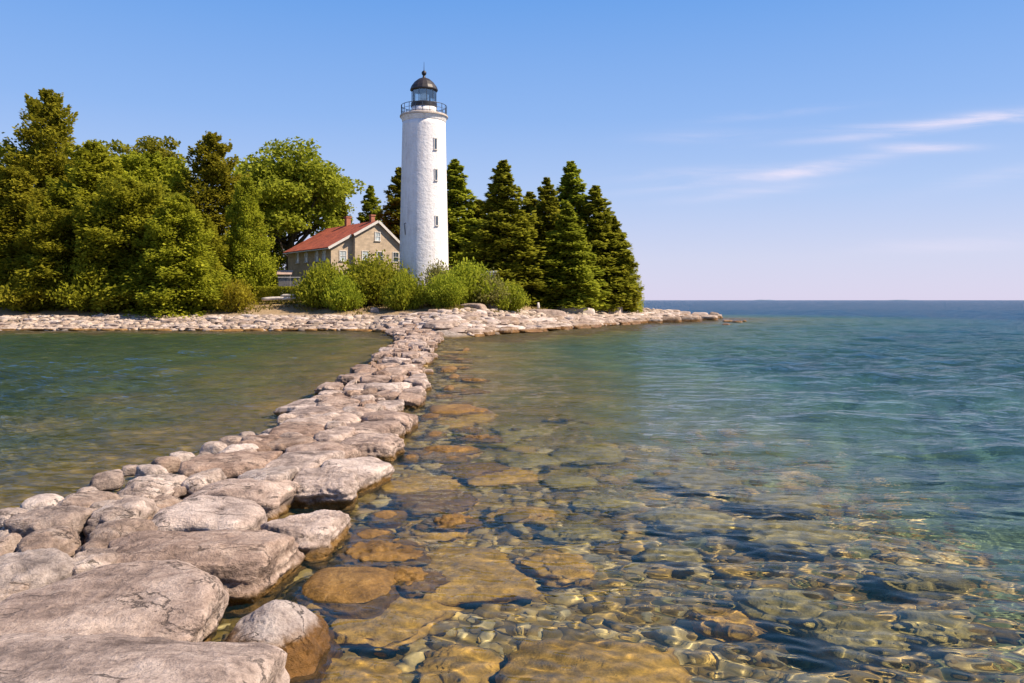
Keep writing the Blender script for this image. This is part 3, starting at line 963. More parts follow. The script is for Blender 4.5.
SUNK = [(402, 530, 540, 603, .05, 'large angular golden boulder just under the surface, mid foreground', 'sunken'),
        (330, 442, 584, 648, .12, 'rounded golden boulder under water right of the pyramid rock', 'sunken'),
        (524, 594, 545, 582, .12, 'yellow sunken boulder right of the large angular one', 'sunken'),
        (494, 700, 628, 720, .10, 'great golden sunken boulder at the bottom centre edge', 'sunken'),
        (212, 330, 626, 668, .10, 'amber sunken rock beside the end of the long pale boulder', 'algae'),
        (285, 400, 650, 705, .14, 'amber sunken rock at the bottom edge right of the great slab', 'sunken'),
        (415, 495, 640, 690, .28, 'brown sunken rock at the bottom left of the great golden one', 'sunken'),
        (398, 462, 516, 540, .08, 'orange sunken rock behind the large angular boulder, near the causeway', 'sunken'),
        (414, 478, 493, 512, .10, 'flat tan sunken slab behind the orange one', 'sunken'),
        (399, 460, 473, 494, .07, 'yellow sunken rock right of the squarish causeway boulder', 'sunken'),
        (462, 540, 464, 484, .14, 'long pale sunken slab with a dark under-edge in mid shallows', 'sunken'),
        (424, 481, 446, 461, .06, 'golden sunken slab off the rounded causeway hump', 'sunken'),
        (498, 562, 452, 466, .25, 'dim sunken slab behind the long pale one', 'deep_rock'),
        (548, 624, 442, 463, .2, 'dark-rimmed sunken boulder where the shallows turn green', 'deep_rock'),
        (488, 558, 503, 520, .2, 'pale yellow sunken rock in the middle of the shallows', 'sunken'),
        (540, 598, 473, 488, .3, 'olive sunken rock right of the long pale slab', 'deep_rock'),
        (572, 640, 494, 511, .35, 'faint sunken rock right of the pale yellow one', 'deep_rock'),
        (545, 612, 521, 541, .3, 'brown sunken boulder behind the yellow one', 'deep_rock'),
        (456, 496, 411, 422, .05, 'ochre sunken rock in front of the orange dome', 'sunken'),
        (434, 476, 419, 428, .1, 'thin ochre slab under water left of the ochre rock', 'sunken'),
        (494, 556, 424, 437, .3, 'dim green sunken slab in the mid shallows beyond the ochre rock', 'deep_rock'),
        (470, 520, 434, 446, .2, 'low brown sunken rock off the tall causeway block', 'deep_rock'),
        (655, 745, 465, 487, .3, 'oval sunken boulder in the green water right of centre', 'deep_rock'),
        (728, 820, 490, 509, .45, 'faint sunken slab behind the dark-edged boulder', 'deep_rock'),
        (734, 850, 512, 546, .3, 'dark-edged sunken boulder in the right middle water', 'deep_rock'),
        (646, 732, 503, 529, .3, 'broad pale sunken slab left of the dark-edged boulder', 'deep_rock'),
        (738, 830, 576, 618, .25, 'rear hump of a brown sunken pair at the lower right', 'deep_rock'),
        (800, 900, 600, 648, .25, 'front hump of a brown sunken pair at the lower right', 'deep_rock'),
        (688, 753, 601, 628, .4, 'yellow sunken stone left of the brown pair', 'sunken'),
        (886, 970, 600, 636, .45, 'dim sunken boulder right of the brown pair', 'deep_rock'),
        (872, 960, 556, 584, .55, 'deep sunken boulder beyond the brown pair', 'deep_rock'),
        (640, 700, 540, 560, .35, 'small sunken boulder between the brown one and the pale slab', 'deep_rock'),
        (90, 190, 440, 462, .6, 'dim sunken slab in the left water behind the highest boulder', 'deep_rock'),
        (20, 110, 470, 495, .6, 'dim sunken slab in the left water behind the egg-shaped boulder', 'deep_rock'),
        (190, 262, 418, 434, .6, 'sunken stone in the left water behind the broad slab', 'deep_rock'),
        (225, 285, 398, 412, .65, 'sunken stone in the left water by the narrowing causeway', 'deep_rock')]
for i, (pl, pr, yt, yb, dep, lab, mt) in enumerate(SUNK):
    sunken(pl, pr, yt, yb, dep, 700 + i, lab, mt, sub=5 if (pr - pl) > 60 else 4, rz=[0.25, -.3, .4, -.15, .1][i % 5])

# ------------------------------------------------------------------ shore slabs
SV = []
for k in range(10):
    V, T = rock_verts(900 + k, 3, [9, 12, 15][k % 3], (1, 1, 1), 0.09, chamf=5)
    me_o = from_np('shore_stone', V, T, M['slab'], smooth=True)
    SV.append(me_o.data)
    bpy.data.objects.remove(me_o)
LV = []
for k in range(8):
    V, T = rock_verts(940 + k, 3, [8, 11, 14][k % 3], (1, 1, 1), 0.11, chamf=6)
    me_o = from_np('shore_stone', V, T, M['ledge'], smooth=True)
    LV.append(me_o.data)
    bpy.data.objects.remove(me_o)


def along(poly, s):
    acc = 0
    for (ax, ay), (bx, by) in zip(poly[:-1], poly[1:]):
        L = math.hypot(bx - ax, by - ay)
        if acc + L >= s:
            t = (s - acc) / L
            return ax + (bx - ax) * t, ay + (by - ay) * t, math.atan2(by - ay, bx - ax)
        acc += L
    return None


r = np.random.default_rng(31)
LEFT_SHORE = [(-10.5, 70.5), (-13.5, 72), (-30, 72.3), (-52, 72.1)]
RIGHT_SHORE = [(-3.0, 60.5), (-1.5, 64), (4.5, 75), (12, 90), (22, 106), (29, 117)]
ROWL = ['waterside', 'second', 'third', 'fourth', 'topmost']
for side, poly, offs in (('left', LEFT_SHORE, [0.35, 1.35, 2.4, 3.4, 4.4]), ('right', RIGHT_SHORE, [0.3, 1.6, 3.1, 4.6])):
    for ri, off in enumerate(offs):
        s = r.uniform(0, 1); k = 0
        while True:
            Ls = r.uniform(.8, 2.0) * (1.0 if side == 'left' else 1.35) * (1.12 if ri == 0 else 1)
            q = along(poly, s + Ls / 2)
            if q is None: break
            x, y, a = q
            # inland normal
            sg = -1 if side == 'left' else 1
            nxn, nyn = -math.sin(a) * sg, math.cos(a) * sg
            o_ = off + r.uniform(-.3, .3) + (0.5 * math.sin(s * .5) if side == 'right' else 0)
            X_, Y_ = x + nxn * o_, y + nyn * o_
            z = gz(X_, Y_)
            ledge = side == 'right' and (ri == 0 or r.random() < .12)
            ob = bpy.data.objects.new('shore_stone', (LV if ledge else SV)[int(r.integers(8))])
            COL.objects.link(ob)
            th = r.uniform(.10, .19) * (1.35 if side == 'right' else 1)
            if ledge: th *= 1.5
            ob.location = (X_, Y_, z + r.uniform(-.06, .1) + (.12 if ledge else 0))
            ob.rotation_euler = (r.normal(0, .05), r.normal(0, .05), a + r.normal(0, .16) + (math.pi if r.random() < .5 else 0))
            ob.scale = (Ls / 2 * 1.02, r.uniform(.5, .78) * (1 if side == 'left' else 1.25), th)
            ob.cycles.is_caustics_receiver = True
            tone = 'brown-edged' if ledge else ('wide' if Ls > 1.7 else 'pale')
            tag(ob, f'{tone} slab in the {ROWL[ri]} row of the {side} shore, {ordinal(k)} from the causeway', 'stone', f'limestone slabs of the {side} shore')
            s += Ls * r.uniform(.92, 1.06); k += 1

# stones where the causeway runs up the beach
q_ = 0
for iy, yy_ in enumerate(np.arange(61.5, 77.5, 1.15)):
    for ix, xx_ in enumerate(np.arange(-14.5, 0.5, 1.3)):
        x = xx_ + r.uniform(-.25, .25) + .6 * (iy % 2); y = yy_ + r.uniform(-.2, .2)
        d_ = float(sdist(x, y))
        if d_ < .1 or (x < -11.5 and y > 71.5) or (x > -2.5 and d_ < 6.0) or d_ > 7.6: continue
        ob = bpy.data.objects.new('landing_stone', SV[int(r.integers(8))])
        COL.objects.link(ob)
        ob.location = (x, y, gz(x, y) + r.uniform(.0, .09))
        ob.rotation_euler = (r.normal(0, .07), r.normal(0, .07), r.normal(0, .35))
        ob.scale = (r.uniform(.5, .78), r.uniform(.42, .62), r.uniform(.13, .22))
        ob.cycles.is_caustics_receiver = True
        tag(ob, f'pale stone of the causeway landing, {ordinal(iy)} row inland, {ordinal(ix)} from its left', 'stone', 'stones where the causeway meets the beach')

# beach cobbles between the slabs
n = 3800
s = r.uniform(0, 1, n)
px_ = np.where(r.random(n) < .55, r.uniform(-50, -10, n), r.uniform(-10, 30, n))
pts = []
for i in range(n):
    side = i % 2
    poly = LEFT_SHORE if side == 0 else RIGHT_SHORE
    q = along(poly, r.uniform(0, 41 if side == 0 else 64))
    if q is None: continue
    x, y, a = q
    sg = -1 if side == 0 else 1
    o_ = r.uniform(.1, 4.8) if side == 0 else r.uniform(.1, 8.5)
    pts.append((x - math.sin(a) * sg * o_, y + math.cos(a) * sg * o_))
pts = np.array(pts)
zz = ground_z(pts[:, 0], pts[:, 1])
M['cobble'] = pebble_mat('beach_cobbles', [(0, (.2, .16, .13)), (.4, (.42, .34, .29)), (1, (.6, .51, .44))])
cobble_field('beach_cobbles', np.stack([pts[:, 0], pts[:, 1], zz + .05], -1), r.uniform(.12, .42, len(pts)), M['cobble'], 'pale cobbles filling the beach between the slabs', 12, .5)

# point ledges and shoal at the right tip
TIP = [(655, 321.5, 14, 'brown', .5), (672, 320, 20, 'brown', .7), (690, 319, 22, 'brown', .8), (700, 314.5, 18, 'pale', .9), (708, 318, 20, 'brown', .75),
       (666, 312, 16, 'brown', 1.3), (675, 312, 12, 'dark', 1.3), (684, 313.5, 14, 'pale', 1.1), (714, 313, 10, 'dark', .9), (718, 315, 8, 'dark', .6),
       (640, 318.5, 26, 'pale', .8), (728, 321, 10, 'pale', .25), (737, 321.5, 10, 'dark', .2), (726, 324, 8, 'dark', .15), (744, 321, 5, 'pale', .2)]
TL = ['brown ledge at the waterline below the last tree', 'brown ledge at the waterline midway to the point', 'jutting brown ledge near the point', 'pale slab on top of the point', 'brown ledge ending the point',
      'brown knob behind the ledges near the last tree', 'dark knob behind the ledges', 'pale slab beside the dark knob', 'dark knob near the end of the point', 'small dark rock just off the point',
      'wide pale slab under the last tree', 'pale shoal rock awash off the point', 'dark shoal rock awash off the point', 'tiny dark rock nearer than the shoal off the point', 'outermost tiny pale shoal rock']
for i, ((px, py, wpx, tone, zt), lab) in enumerate(zip(TIP, TL)):
    Yd = (CAMZ - zt * .4) * F / (py - HOR)
    Yd = min(Yd, 124)
    hx = wpx / 2 / F * Yd
    V, T = rock_verts(980 + i, 4, 10, (hx, hx * .8 + .4, max(.25, zt * .6)), .12)
    o = rock_obj('point_rock', V, T, M['slab' if tone == 'pale' else 'ledge'], ((px - 512) / F * Yd, Yd, zt - max(.25, zt * .6)), -.2)
    tag(o, lab, 'rock', 'rocks of the point')

# grey rock mound at the right of the bushes and pale flat slabs before it
MOUND = [(548, 303, 34, 2.35, 'grey block mound under the pines, nearest of two'), (575, 303, 40, 2.3, 'long grey block mound under the pines'), (472, 310, 30, 1.7, 'pale flat slab half buried below the olive bush'),
         (490, 307, 30, 1.9, 'pale tilted slab right of the half buried one'), (512, 284, 9, 3.3, 'whitish boulder in shade under the pines'), (375, 312, 9, 1.75, 'white rounded stone alone on the sand before the bushes'), (606, 303.5, 34, 2.2, 'low grey block at the feet of the right pines')]
for i, (px, py, wpx, zt, lab) in enumerate(MOUND):
    Yd = [88, 97, 79, 82, 92, 79.5, 104][i]
    p = W(px, py, Yd)
    hx = wpx / 2 / F * Yd
    zg = gz(p.x, p.y)
    V, T = rock_verts(1200 + i, 4, 12, (hx, hx * .5 + .3, max(.3, hx * .28)), .1)
    o = rock_obj('island_rock', V, T, M['slab'], (p.x, p.y, zg + .1), [.3, .2, -.5, -.5, 0, 0, .2][i])
    tag(o, lab, 'rock', 'rocks lying on the island')

# ------------------------------------------------------------------ lighthouse
M['whitewash'] = None


def whitewash():
    m = NT('whitewashed_masonry')
    P = m.pos()
    a = m.noise(P, 1.1, 6, .6); b = m.noise(P, 7.0, 6, .65); c_ = m.noise(P, 2.8, 5, .6)
    mp = m.n('ShaderNodeMapping'); mp.inputs['Scale'].default_value = (3, 3, .25); m.l(P, mp.inputs[0])
    st = m.noise(mp.outputs[0], 1.2, 5, .6)
    c = m.ramp(m.math('ADD', m.math('MULTIPLY', a, .5), m.math('MULTIPLY', st, .5)), [(.36, (.66, .63, .61)), (.5, (.79, .775, .765)), (.65, (.83, .82, .81))])
    m.base(c); m.b.inputs['Roughness'].default_value = .8
    m.bump(m.math('ADD', m.math('MULTIPLY', b, .5), c_), .6, .12)
    return m.m


M['whitewash'] = whitewash()
M['black_iron'] = simple('black_iron', (.018, .016, .018), .45, nscale=4, var=.4)
M['roof_iron'] = simple('lantern_roof_iron', (.028, .024, .026), .5, nscale=3, var=.4)
M['stone_trim'] = simple('gallery_stone', (.5, .43, .36), .8, nscale=3)
M['white_trim'] = simple('white_paint', (.62, .59, .55), .6)
M['rail'] = simple('blue_grey_rail', (.05, .065, .09), .5)


def glass_mat(name, col, rough=.03, alpha=.5):
    m = NT(name)
    m.t.nodes.remove(m.b)
    tr = m.n('ShaderNodeBsdfTransparent'); tr.inputs[0].default_value = (*col, 1)
    gl = m.n('ShaderNodeBsdfGlossy'); gl.inputs['Roughness'].default_value = rough
    fr = m.n('ShaderNodeFresnel'); fr.inputs['IOR'].default_value = 1.5
    mx = m.n('ShaderNodeMixShader')
    m.l(m.math('ADD', fr.outputs[0], alpha * .5, True), mx.inputs[0]); m.l(tr.outputs[0], mx.inputs[1]); m.l(gl.outputs[0], mx.inputs[2])
    m.l(mx.outputs[0], m.out.inputs['Surface'])
    return m.m


M['glass'] = glass_mat('lantern_glass', (.93, .98, .98))
m_ = NT('window_pane'); m_.base((.05, .07, .09)); m_.b.inputs['Roughness'].default_value = .05; m_.b.inputs['Specular IOR Level'].default_value = .9
M['pane'] = m_.m
m_ = NT('lens_glass'); m_.base((.8, .88, .85)); m_.b.inputs['Roughness'].default_value = .15
M['lens'] = m_.m

LY = 88.0
LX = (424 - 512) / F * LY
LZ0 = gz(LX, LY) - .3


def lz(py): return CAMZ + (HOR - py) / F * LY - LZ0
def lr(px): return px / F * LY
def lzf(py, rpx): return CAMZ + (HOR - py) / F * (LY - lr(rpx)) - LZ0


lh = thing('lighthouse', 'tall round white lighthouse with a black lantern beside the stone house', 'lighthouse', (LX, LY, LZ0))
bm = bmesh.new()
n = 40
prof = []
zt_ = lzf(118, 21.4)
for i in range(n + 1):
    t = i / n
    prof.append((lr(25.2) + (lr(21.4) - lr(25.2)) * t, zt_ * t))
add_lathe(bm, prof, 72)
tower = from_bm('tower', bm, M['whitewash'], lh, smooth=True)
bm = bmesh.new()
add_lathe(bm, [(lr(21.3), zt_ - .02), (lr(21.9), zt_ + .12), (lr(22.0), zt_ + .3), (lr(22.8), zt_ + .42), (lr(23.4), zt_ + .5)], 72)
from_bm('cornice', bm, M['whitewash'], lh, smooth=True)
bm = bmesh.new()
dz0 = zt_ + .503
add_lathe(bm, [(lr(23.5), dz0), (lr(24.0), dz0 + .05), (lr(24.0), dz0 + .2), (lr(23.4), dz0 + .27), (lr(10), dz0 + .29)], 72)
from_bm('gallery_deck', bm, M['stone_trim'], lh)
dk = dz0 + .29
rl = thing('railing', None, None); rl.parent = lh
bm = bmesh.new()
R_ = lr(22.6)
zr = lzf(101.5, 20)
for zz_, rr_ in ((zr, .035), (dk + (zr - dk) * .55, .022), (dk + .12, .022)):
    pts_ = [(R_ * math.cos(2 * math.pi * k / 64), R_ * math.sin(2 * math.pi * k / 64), zz_) for k in range(65)]
    add_tube(bm, pts_, rr_, 6)
bpy.data.objects.remove(rl)
rail = from_bm('railing', bm, M['rail'], lh)
for k in range(20):
    a = 2 * math.pi * k / 20 + .05
    bm = bmesh.new()
    add_tube(bm, [(R_ * math.cos(a), R_ * math.sin(a), dk - .05), (R_ * math.cos(a), R_ * math.sin(a), zr + .03)], .034, 6)
    from_bm('post', bm, M['rail'], rail)
bm = bmesh.new()
zb_ = lzf(104.8, 12.4)
add_lathe(bm, [(lr(12.4), dk - .03), (lr(12.4), zb_)], 48)
from_bm('lantern_base', bm, M['whitewash'], lh, smooth=True)
bm = bmesh.new()
zs = lzf(100.2, 12.6)
add_lathe(bm, [(lr(12.4), zb_ + .002), (lr(13.0), zb_ + .05), (lr(13.0), zs - .05), (lr(12.5), zs)], 48)
from_bm('lantern_sill', bm, M['black_iron'], lh)
bm = bmesh.new()
ze = lzf(87.2, 12.1)
add_lathe(bm, [(lr(12.1), zs + .003), (lr(12.1), ze)], 10, caps=False)
lg = from_bm('lantern_glass', bm, M['glass'], lh)
for k in range(10):
    a = 2 * math.pi * k / 10
    bm = bmesh.new()
    add_tube(bm, [(lr(12.15) * math.cos(a), lr(12.15) * math.sin(a), zs - .02), (lr(12.15) * math.cos(a), lr(12.15) * math.sin(a), ze + .02)], .03, 6)
    from_bm('mullion', bm, M['rail'], lg)
bm = bmesh.new()
add_lathe(bm, [(.18, zs - .1), (.2, zs + .25), (.42, zs + .35), (.5, zs + .6), (.44, zs + .9), (.25, zs + 1.1), (.12, zs + 1.2)], 20)
from_bm('lens', bm, M['lens'], lh, smooth=True)
bm = bmesh.new()
zc = lz(77.8)
hroof = zc - ze
add_lathe(bm, [(lr(12.6), ze - .12), (lr(13.9), ze - .02), (lr(13.9), ze + .08), (lr(12.6), ze + hroof * .3), (lr(9.6), ze + hroof * .62), (lr(5.6), ze + hroof * .88), (lr(1.7), zc), (lr(1.2), zc + .2)], 16)
lrf = from_bm('lantern_roof', bm, M['roof_iron'], lh)
bm = bmesh.new()
zball = lz(73.2)
add_lathe(bm, [(lr(1.1), zc + .15), (lr(1.2), zball - .33)] + [(max(.05, lr(2.5) * math.sin(a)), zball - lr(2.5) * math.cos(a)) for a in np.linspace(.6, 3.0, 9)] + [(.06, zball + .35)], 20)
from_bm('finial', bm, M['black_iron'], lrf, smooth=True)
bm = bmesh.new()
add_tube(bm, [(0, 0, zball + .3), (0, 0, lz(62))], [.035, .014], 6)
from_bm('lightning_rod', bm, M['black_iron'], lrf)
# slit windows facing right of the viewer
toc = math.atan2(-LY, -LX)
for (px, py, hpx) in ((435.0, 144, 12), (435.6, 175, 12), (436.2, 221, 10)):
    zc_ = lzf(py, 18)
    t = zc_ / zt_
    Rw = lr(25.2) + (lr(21.4) - lr(25.2)) * t
    a = toc + math.asin(min(.95, lr(px - 424) / Rw))
    Mx = Matrix.Translation((Rw * math.cos(a), Rw * math.sin(a), zc_)) @ Matrix.Rotation(a, 4, 'Z')
    h = hpx / F * LY * .82; w_ = .27
    bm = bmesh.new()
    for sy_ in (-1, 1):
        add_box(bm, (0, sy_ * (w_ / 2 + .035), 0), (.14, .07, h + .1), Mx)
    add_box(bm, (0, 0, h / 2 + .09), (.16, w_ + .14, .09), Mx)
    add_box(bm, (.03, 0, -h / 2 - .07), (.26, w_ + .18, .09), Mx)
    wf = from_bm('window', bm, M['white_trim'], lh)
    bm = bmesh.new()
    add_box(bm, (.0, 0, 0), (.06, w_ - .004, h - .02), Mx)
    from_bm('pane', bm, M['pane'], wf)
# iron bracket with a hanging wire on the shaded side
t = lz(226) / zt_
Rw = lr(25.2) + (lr(21.4) - lr(25.2)) * t
a = toc - math.asin(lr(17.8) / Rw)
bm = bmesh.new()
c_, s_ = math.cos(a), math.sin(a)
add_tube(bm, [((Rw - .05) * c_, (Rw - .05) * s_, lz(224.5)), ((Rw + .22) * c_, (Rw + .22) * s_, lz(225.5)), ((Rw + .14) * c_, (Rw + .14) * s_, lz(229)), ((Rw + .06) * c_, (Rw + .06) * s_, lz(236))], .04, 6)
from_bm('bracket', bm, M['black_iron'], lh)

# ------------------------------------------------------------------ keeper's house
def stone_wall_mat():
    m = NT('tan_stone_wall')
    tc = m.n('ShaderNodeTexCoord')
    br = m.n('ShaderNodeTexBrick')
    mp = m.n('ShaderNodeMapping'); m.l(tc.outputs['Object'], mp.inputs[0])
    # run the courses round both wall directions
    sp = m.n('ShaderNodeSeparateXYZ'); m.l(mp.outputs[0], sp.inputs[0])
    cb = m.n('ShaderNodeCombineXYZ'); m.l(m.math('ADD', sp.outputs['X'], sp.outputs['Y']), cb.inputs[0]); m.l(sp.outputs['Z'], cb.inputs[1])
    m.l(cb.outputs[0], br.inputs['Vector'])
    br.inputs['Scale'].default_value = 1.6
    br.inputs['Color1'].default_value = (.55, .44, .32, 1); br.inputs['Color2'].default_value = (.42, .34, .25, 1); br.inputs['Mortar'].default_value = (.42, .36, .28, 1)
    br.inputs['Mortar Size'].default_value = .018; br.inputs['Brick Width'].default_value = .9; br.inputs['Row Height'].default_value = .38
    nz = m.noise(m.pos(), 1.6, 6, .65)
    c = m.mix(.6, br.outputs['Color'], m.ramp(nz, [(.3, (.7, .68, .66)), (.7, (1.2, 1.15, 1.1))]), 'MULTIPLY')
    m.base(c); m.b.inputs['Roughness'].default_value = .9
    m.bump(br.outputs['Fac'], -.3, .03)
    return m.m


def roof_mat():
    m = NT('red_shingle_roof')
    tc = m.n('ShaderNodeTexCoord')
    br = m.n('ShaderNodeTexBrick')
    sp = m.n('ShaderNodeSeparateXYZ'); m.l(tc.outputs['Object'], sp.inputs[0])
    cb = m.n('ShaderNodeCombineXYZ'); m.l(sp.outputs['Y'], cb.inputs[0]); m.l(m.math('MULTIPLY', sp.outputs['X'], 1.2), cb.inputs[1])
    m.l(cb.outputs[0], br.inputs['Vector'])
    br.inputs['Scale'].default_value = 1.4
    br.inputs['Color1'].default_value = (.44, .10, .045, 1); br.inputs['Color2'].default_value = (.33, .07, .035, 1); br.inputs['Mortar'].default_value = (.2, .045, .025, 1)
    br.inputs['Mortar Size'].default_value = .02; br.inputs['Brick Width'].default_value = .5; br.inputs['Row Height'].default_value = .3
    nz = m.noise(m.pos(), 1.1, 7, .68)
    c = m.mix(.85, br.outputs['Color'], m.ramp(nz, [(.34, (.5, .5, .52)), (.5, (1.0, 1.0, 1.0)), (.66, (1.35, 1.4, 1.3))]), 'MULTIPLY')
    m.base(c); m.b.inputs['Roughness'].default_value = .85
    m.bump(br.outputs['Fac'], -.4, .03)
    return m.m


M['wall'] = stone_wall_mat(); M['roof'] = roof_mat()
M['brick'] = simple('chimney_brick', (.38, .15, .09), .9, nscale=9, var=.3)
M['curtain'] = simple('curtained_pane', (.4, .46, .48), .25, nscale=2, var=.4)

HA = rad(38)
HY = 97.0
c0 = W(331, 246.5, HY)           # near eave corner
HZ0 = gz(c0.x, c0.y) - .35
house = thing('stone_house', 'tan stone house with a red roof and two chimneys left of the lighthouse', 'house', (c0.x, c0.y, HZ0), HA)
HE = c0.z - HZ0                   # eave height
px2m = HY / F
GW = 71 * px2m / math.cos(HA - rad(12.7)) * 1.03
AX = GW * .60
AH = HE + 25.5 * px2m * 1.06
HL = 13.2
STEP = GW * .29                   # the main gable stands forward of the lean-to
FW = .7


def roof_h(x): return HE + (AH - HE) * (x / AX if x < AX else (GW - x) / (GW - AX))


def prism(bm, prof, y0, y1):
    a = [bm.verts.new((x, y0, z)) for x, z in prof]; b = [bm.verts.new((x, y1, z)) for x, z in prof]
    bm.faces.new(a); bm.faces.new(b[::-1])
    for i in range(len(prof)):
        j = (i + 1) % len(prof)
        bm.faces.new((a[i], b[i], b[j], a[j]))


bm = bmesh.new()
prism(bm, [(0, 0), (STEP - .004, 0), (STEP - .004, roof_h(STEP)), (0, HE)], 0, HL)
from_bm('lean_to_wall', bm, M['wall'], house)
bm = bmesh.new()
prism(bm, [(STEP, 0), (GW, 0), (GW, HE), (AX, AH), (STEP, roof_h(STEP))], -FW, HL)
from_bm('main_wall', bm, M['wall'], house)
# roof slabs
TH = .16


def slope_slab(bm, x0, z0, x1, z1, y0, y1, th, lift=.03):
    n_ = Vector((-(z1 - z0), 0, x1 - x0)).normalized()
    if n_.z < 0: n_ = -n_
    pr = [(x0 + n_.x * lift, z0 + n_.z * lift), (x1 + n_.x * lift, z1 + n_.z * lift), (x1 + n_.x * (lift + th), z1 + n_.z * (lift + th)), (x0 + n_.x * (lift + th), z0 + n_.z * (lift + th))]
    prism(bm, pr, y0, y1)


sl_l = (AH - HE) / AX; sl_r = (AH - HE) / (GW - AX)
bm = bmesh.new()
slope_slab(bm, -.5, HE - .5 * sl_l, STEP - .3, roof_h(STEP - .3), -.35, HL + .3, TH)
slope_slab(bm, STEP - .298, roof_h(STEP - .298), AX - .01, AH, -FW - .35, HL + .3, TH)
slope_slab(bm, AX + .01, AH, GW + .45, HE - .45 * sl_r, -FW - .35, HL + .3, TH)
rf = from_bm('roof', bm, M['roof'], house)
bm = bmesh.new()
slope_slab(bm, -.5, HE - .5 * sl_l, STEP - .3, roof_h(STEP - .3), -.42, -.353, TH + .14, -.1)
slope_slab(bm, STEP - .298, roof_h(STEP - .298), AX, AH, -FW - .42, -FW - .353, TH + .14, -.1)
slope_slab(bm, AX, AH, GW + .45, HE - .45 * sl_r, -FW - .42, -FW - .353, TH + .14, -.1)
from_bm('gable_trim', bm, M['white_trim'], house)
bm = bmesh.new()
add_box(bm, (-.56, HL / 2, HE - .5 * sl_l), (.1, HL + .6, .12))
from_bm('gutter', bm, M['white_trim'], house)
for (cx_, cy_, w_, h_) in ((AX, 7.4, .62, 1.35), (AX - .1, .4, .5, 1.0)):
    bm = bmesh.new()
    add_box(bm, (cx_, cy_, AH + h_ / 2 - .3), (w_, w_, h_ + .3))
    add_box(bm, (cx_, cy_, AH + h_ - .1), (w_ + .16, w_ + .16, .16))
    from_bm('chimney', bm, M['brick'], rf)


def house_window(x, z, w, h, face, pane='curtain'):
    """face: ('f', y) on a wall facing the front, or 's' on the left side wall (x is then y)"""
    def P(u, d, v):
        return (x + u, face[1] - d, z + v) if face[0] == 'f' else (-d, x + u, z + v)

    def B(bm, u, v, d, su, sv, sd):
        c = P(u, d, v); s = (su, sd, sv) if face[0] == 'f' else (sd, su, sv)
        add_box(bm, c, s)
    bm = bmesh.new()
    B(bm, -w / 2 - .05, 0, .03, .1, h + .2, .1); B(bm, w / 2 + .05, 0, .03, .1, h + .2, .1)
    B(bm, 0, h / 2 + .05, .03, w, .1, .1)
    B(bm, 0, 0, .032, w, .055, .06); B(bm, 0, h / 4, .025, .03, h / 2, .04)
    f = from_bm('window', bm, M['white_trim'], house)
    bm = bmesh.new(); B(bm, 0, -h / 2 - .05, .06, w + .3, .1, .18)
    from_bm('sill', bm, M['white_trim'], f)
    bm = bmesh.new(); B(bm, 0, 0, .0, w - .004, h - .004, .03)
    from_bm('pane', bm, M[pane], f)


def hz_(py, Y=98): return CAMZ + (HOR - py) / F * Y - HZ0


house_window(AX + .05, hz_(236.5, 100), .62, 1.0, ('f', -FW))
house_window(STEP * .55, hz_(255.5, 97), .78, 1.15, ('f', 0))
for q in (.43, .64, .87):
    house_window(GW * q, hz_(256.5, 100), .75, 1.15, ('f', -FW), 'pane' if q > .5 else 'curtain')
for q in (1.9, 4.0, 7.2, 9.9):
    house_window(q, hz_(256.5, 101), .75, 1.25, ('s',))
for q in (5.6, 8.6):
    house_window(q, .95, .7, .9, ('s',), 'pane')

# ------------------------------------------------------------------ small things round the house
M['plank'] = simple('weathered_plank', (.42, .30, .24), .85, nscale=5, var=.3)
M['bleached'] = simple('bleached_wood', (.6, .54, .47), .9, nscale=4, var=.25)
M['grey_board'] = simple('grey_board', (.2, .19, .19), .85, nscale=4, var=.3)
M['tin'] = simple('pale_tin_roof', (.55, .6, .66), .5, nscale=3)


def place(px, py, Y):
    p = W(px, py, Y)
    return p.x, p.y, gz(p.x, p.y)


x, y, z = place(284, 275, 88)
sh = thing('garden_shed', 'small low shed with a pinkish plank roof left of the house', 'shed', (x, y, z - .1), rad(8))
zt_s = CAMZ + (HOR - 272.5) / F * y - z
bm = bmesh.new(); add_box(bm, (0, .5, (zt_s) / 2), (1.3, 1.0, zt_s)); from_bm('wall', bm, M['grey_board'], sh)
bm = bmesh.new()
slope = Matrix.Translation((0, .45, zt_s + .12)) @ Matrix.Rotation(.35, 4, 'X')
for k in range(5): add_box(bm, (0, -.6 + k * .3, 0), (1.65, .27, .06), slope)
from_bm('roof', bm, M['plank'], sh)

x, y, z = place(289, 281, 85)
fn = thing('board_fence', 'short grey board fence with a white cap rail before the shed', 'fence', (x, y, z - .1), rad(4))
zt_s = CAMZ + (HOR - 277.5) / F * y - z + .1
bm = bmesh.new(); 
for k in range(9): add_box(bm, (-.95 + k * .24, 0, zt_s / 2 - .03), (.2, .05, zt_s - .1))
from_bm('boards', bm, M['grey_board'], fn)
bm = bmesh.new(); add_box(bm, (0, 0, zt_s + .02), (2.3, .22, .07), bevel=.01); from_bm('cap_rail', bm, M['white_trim'], fn)
for sx_ in (-1.05, 1.05):
    bm = bmesh.new(); add_box(bm, (sx_, .06, zt_s / 2), (.12, .12, zt_s - .04)); from_bm('post', bm, M['grey_board'], fn)

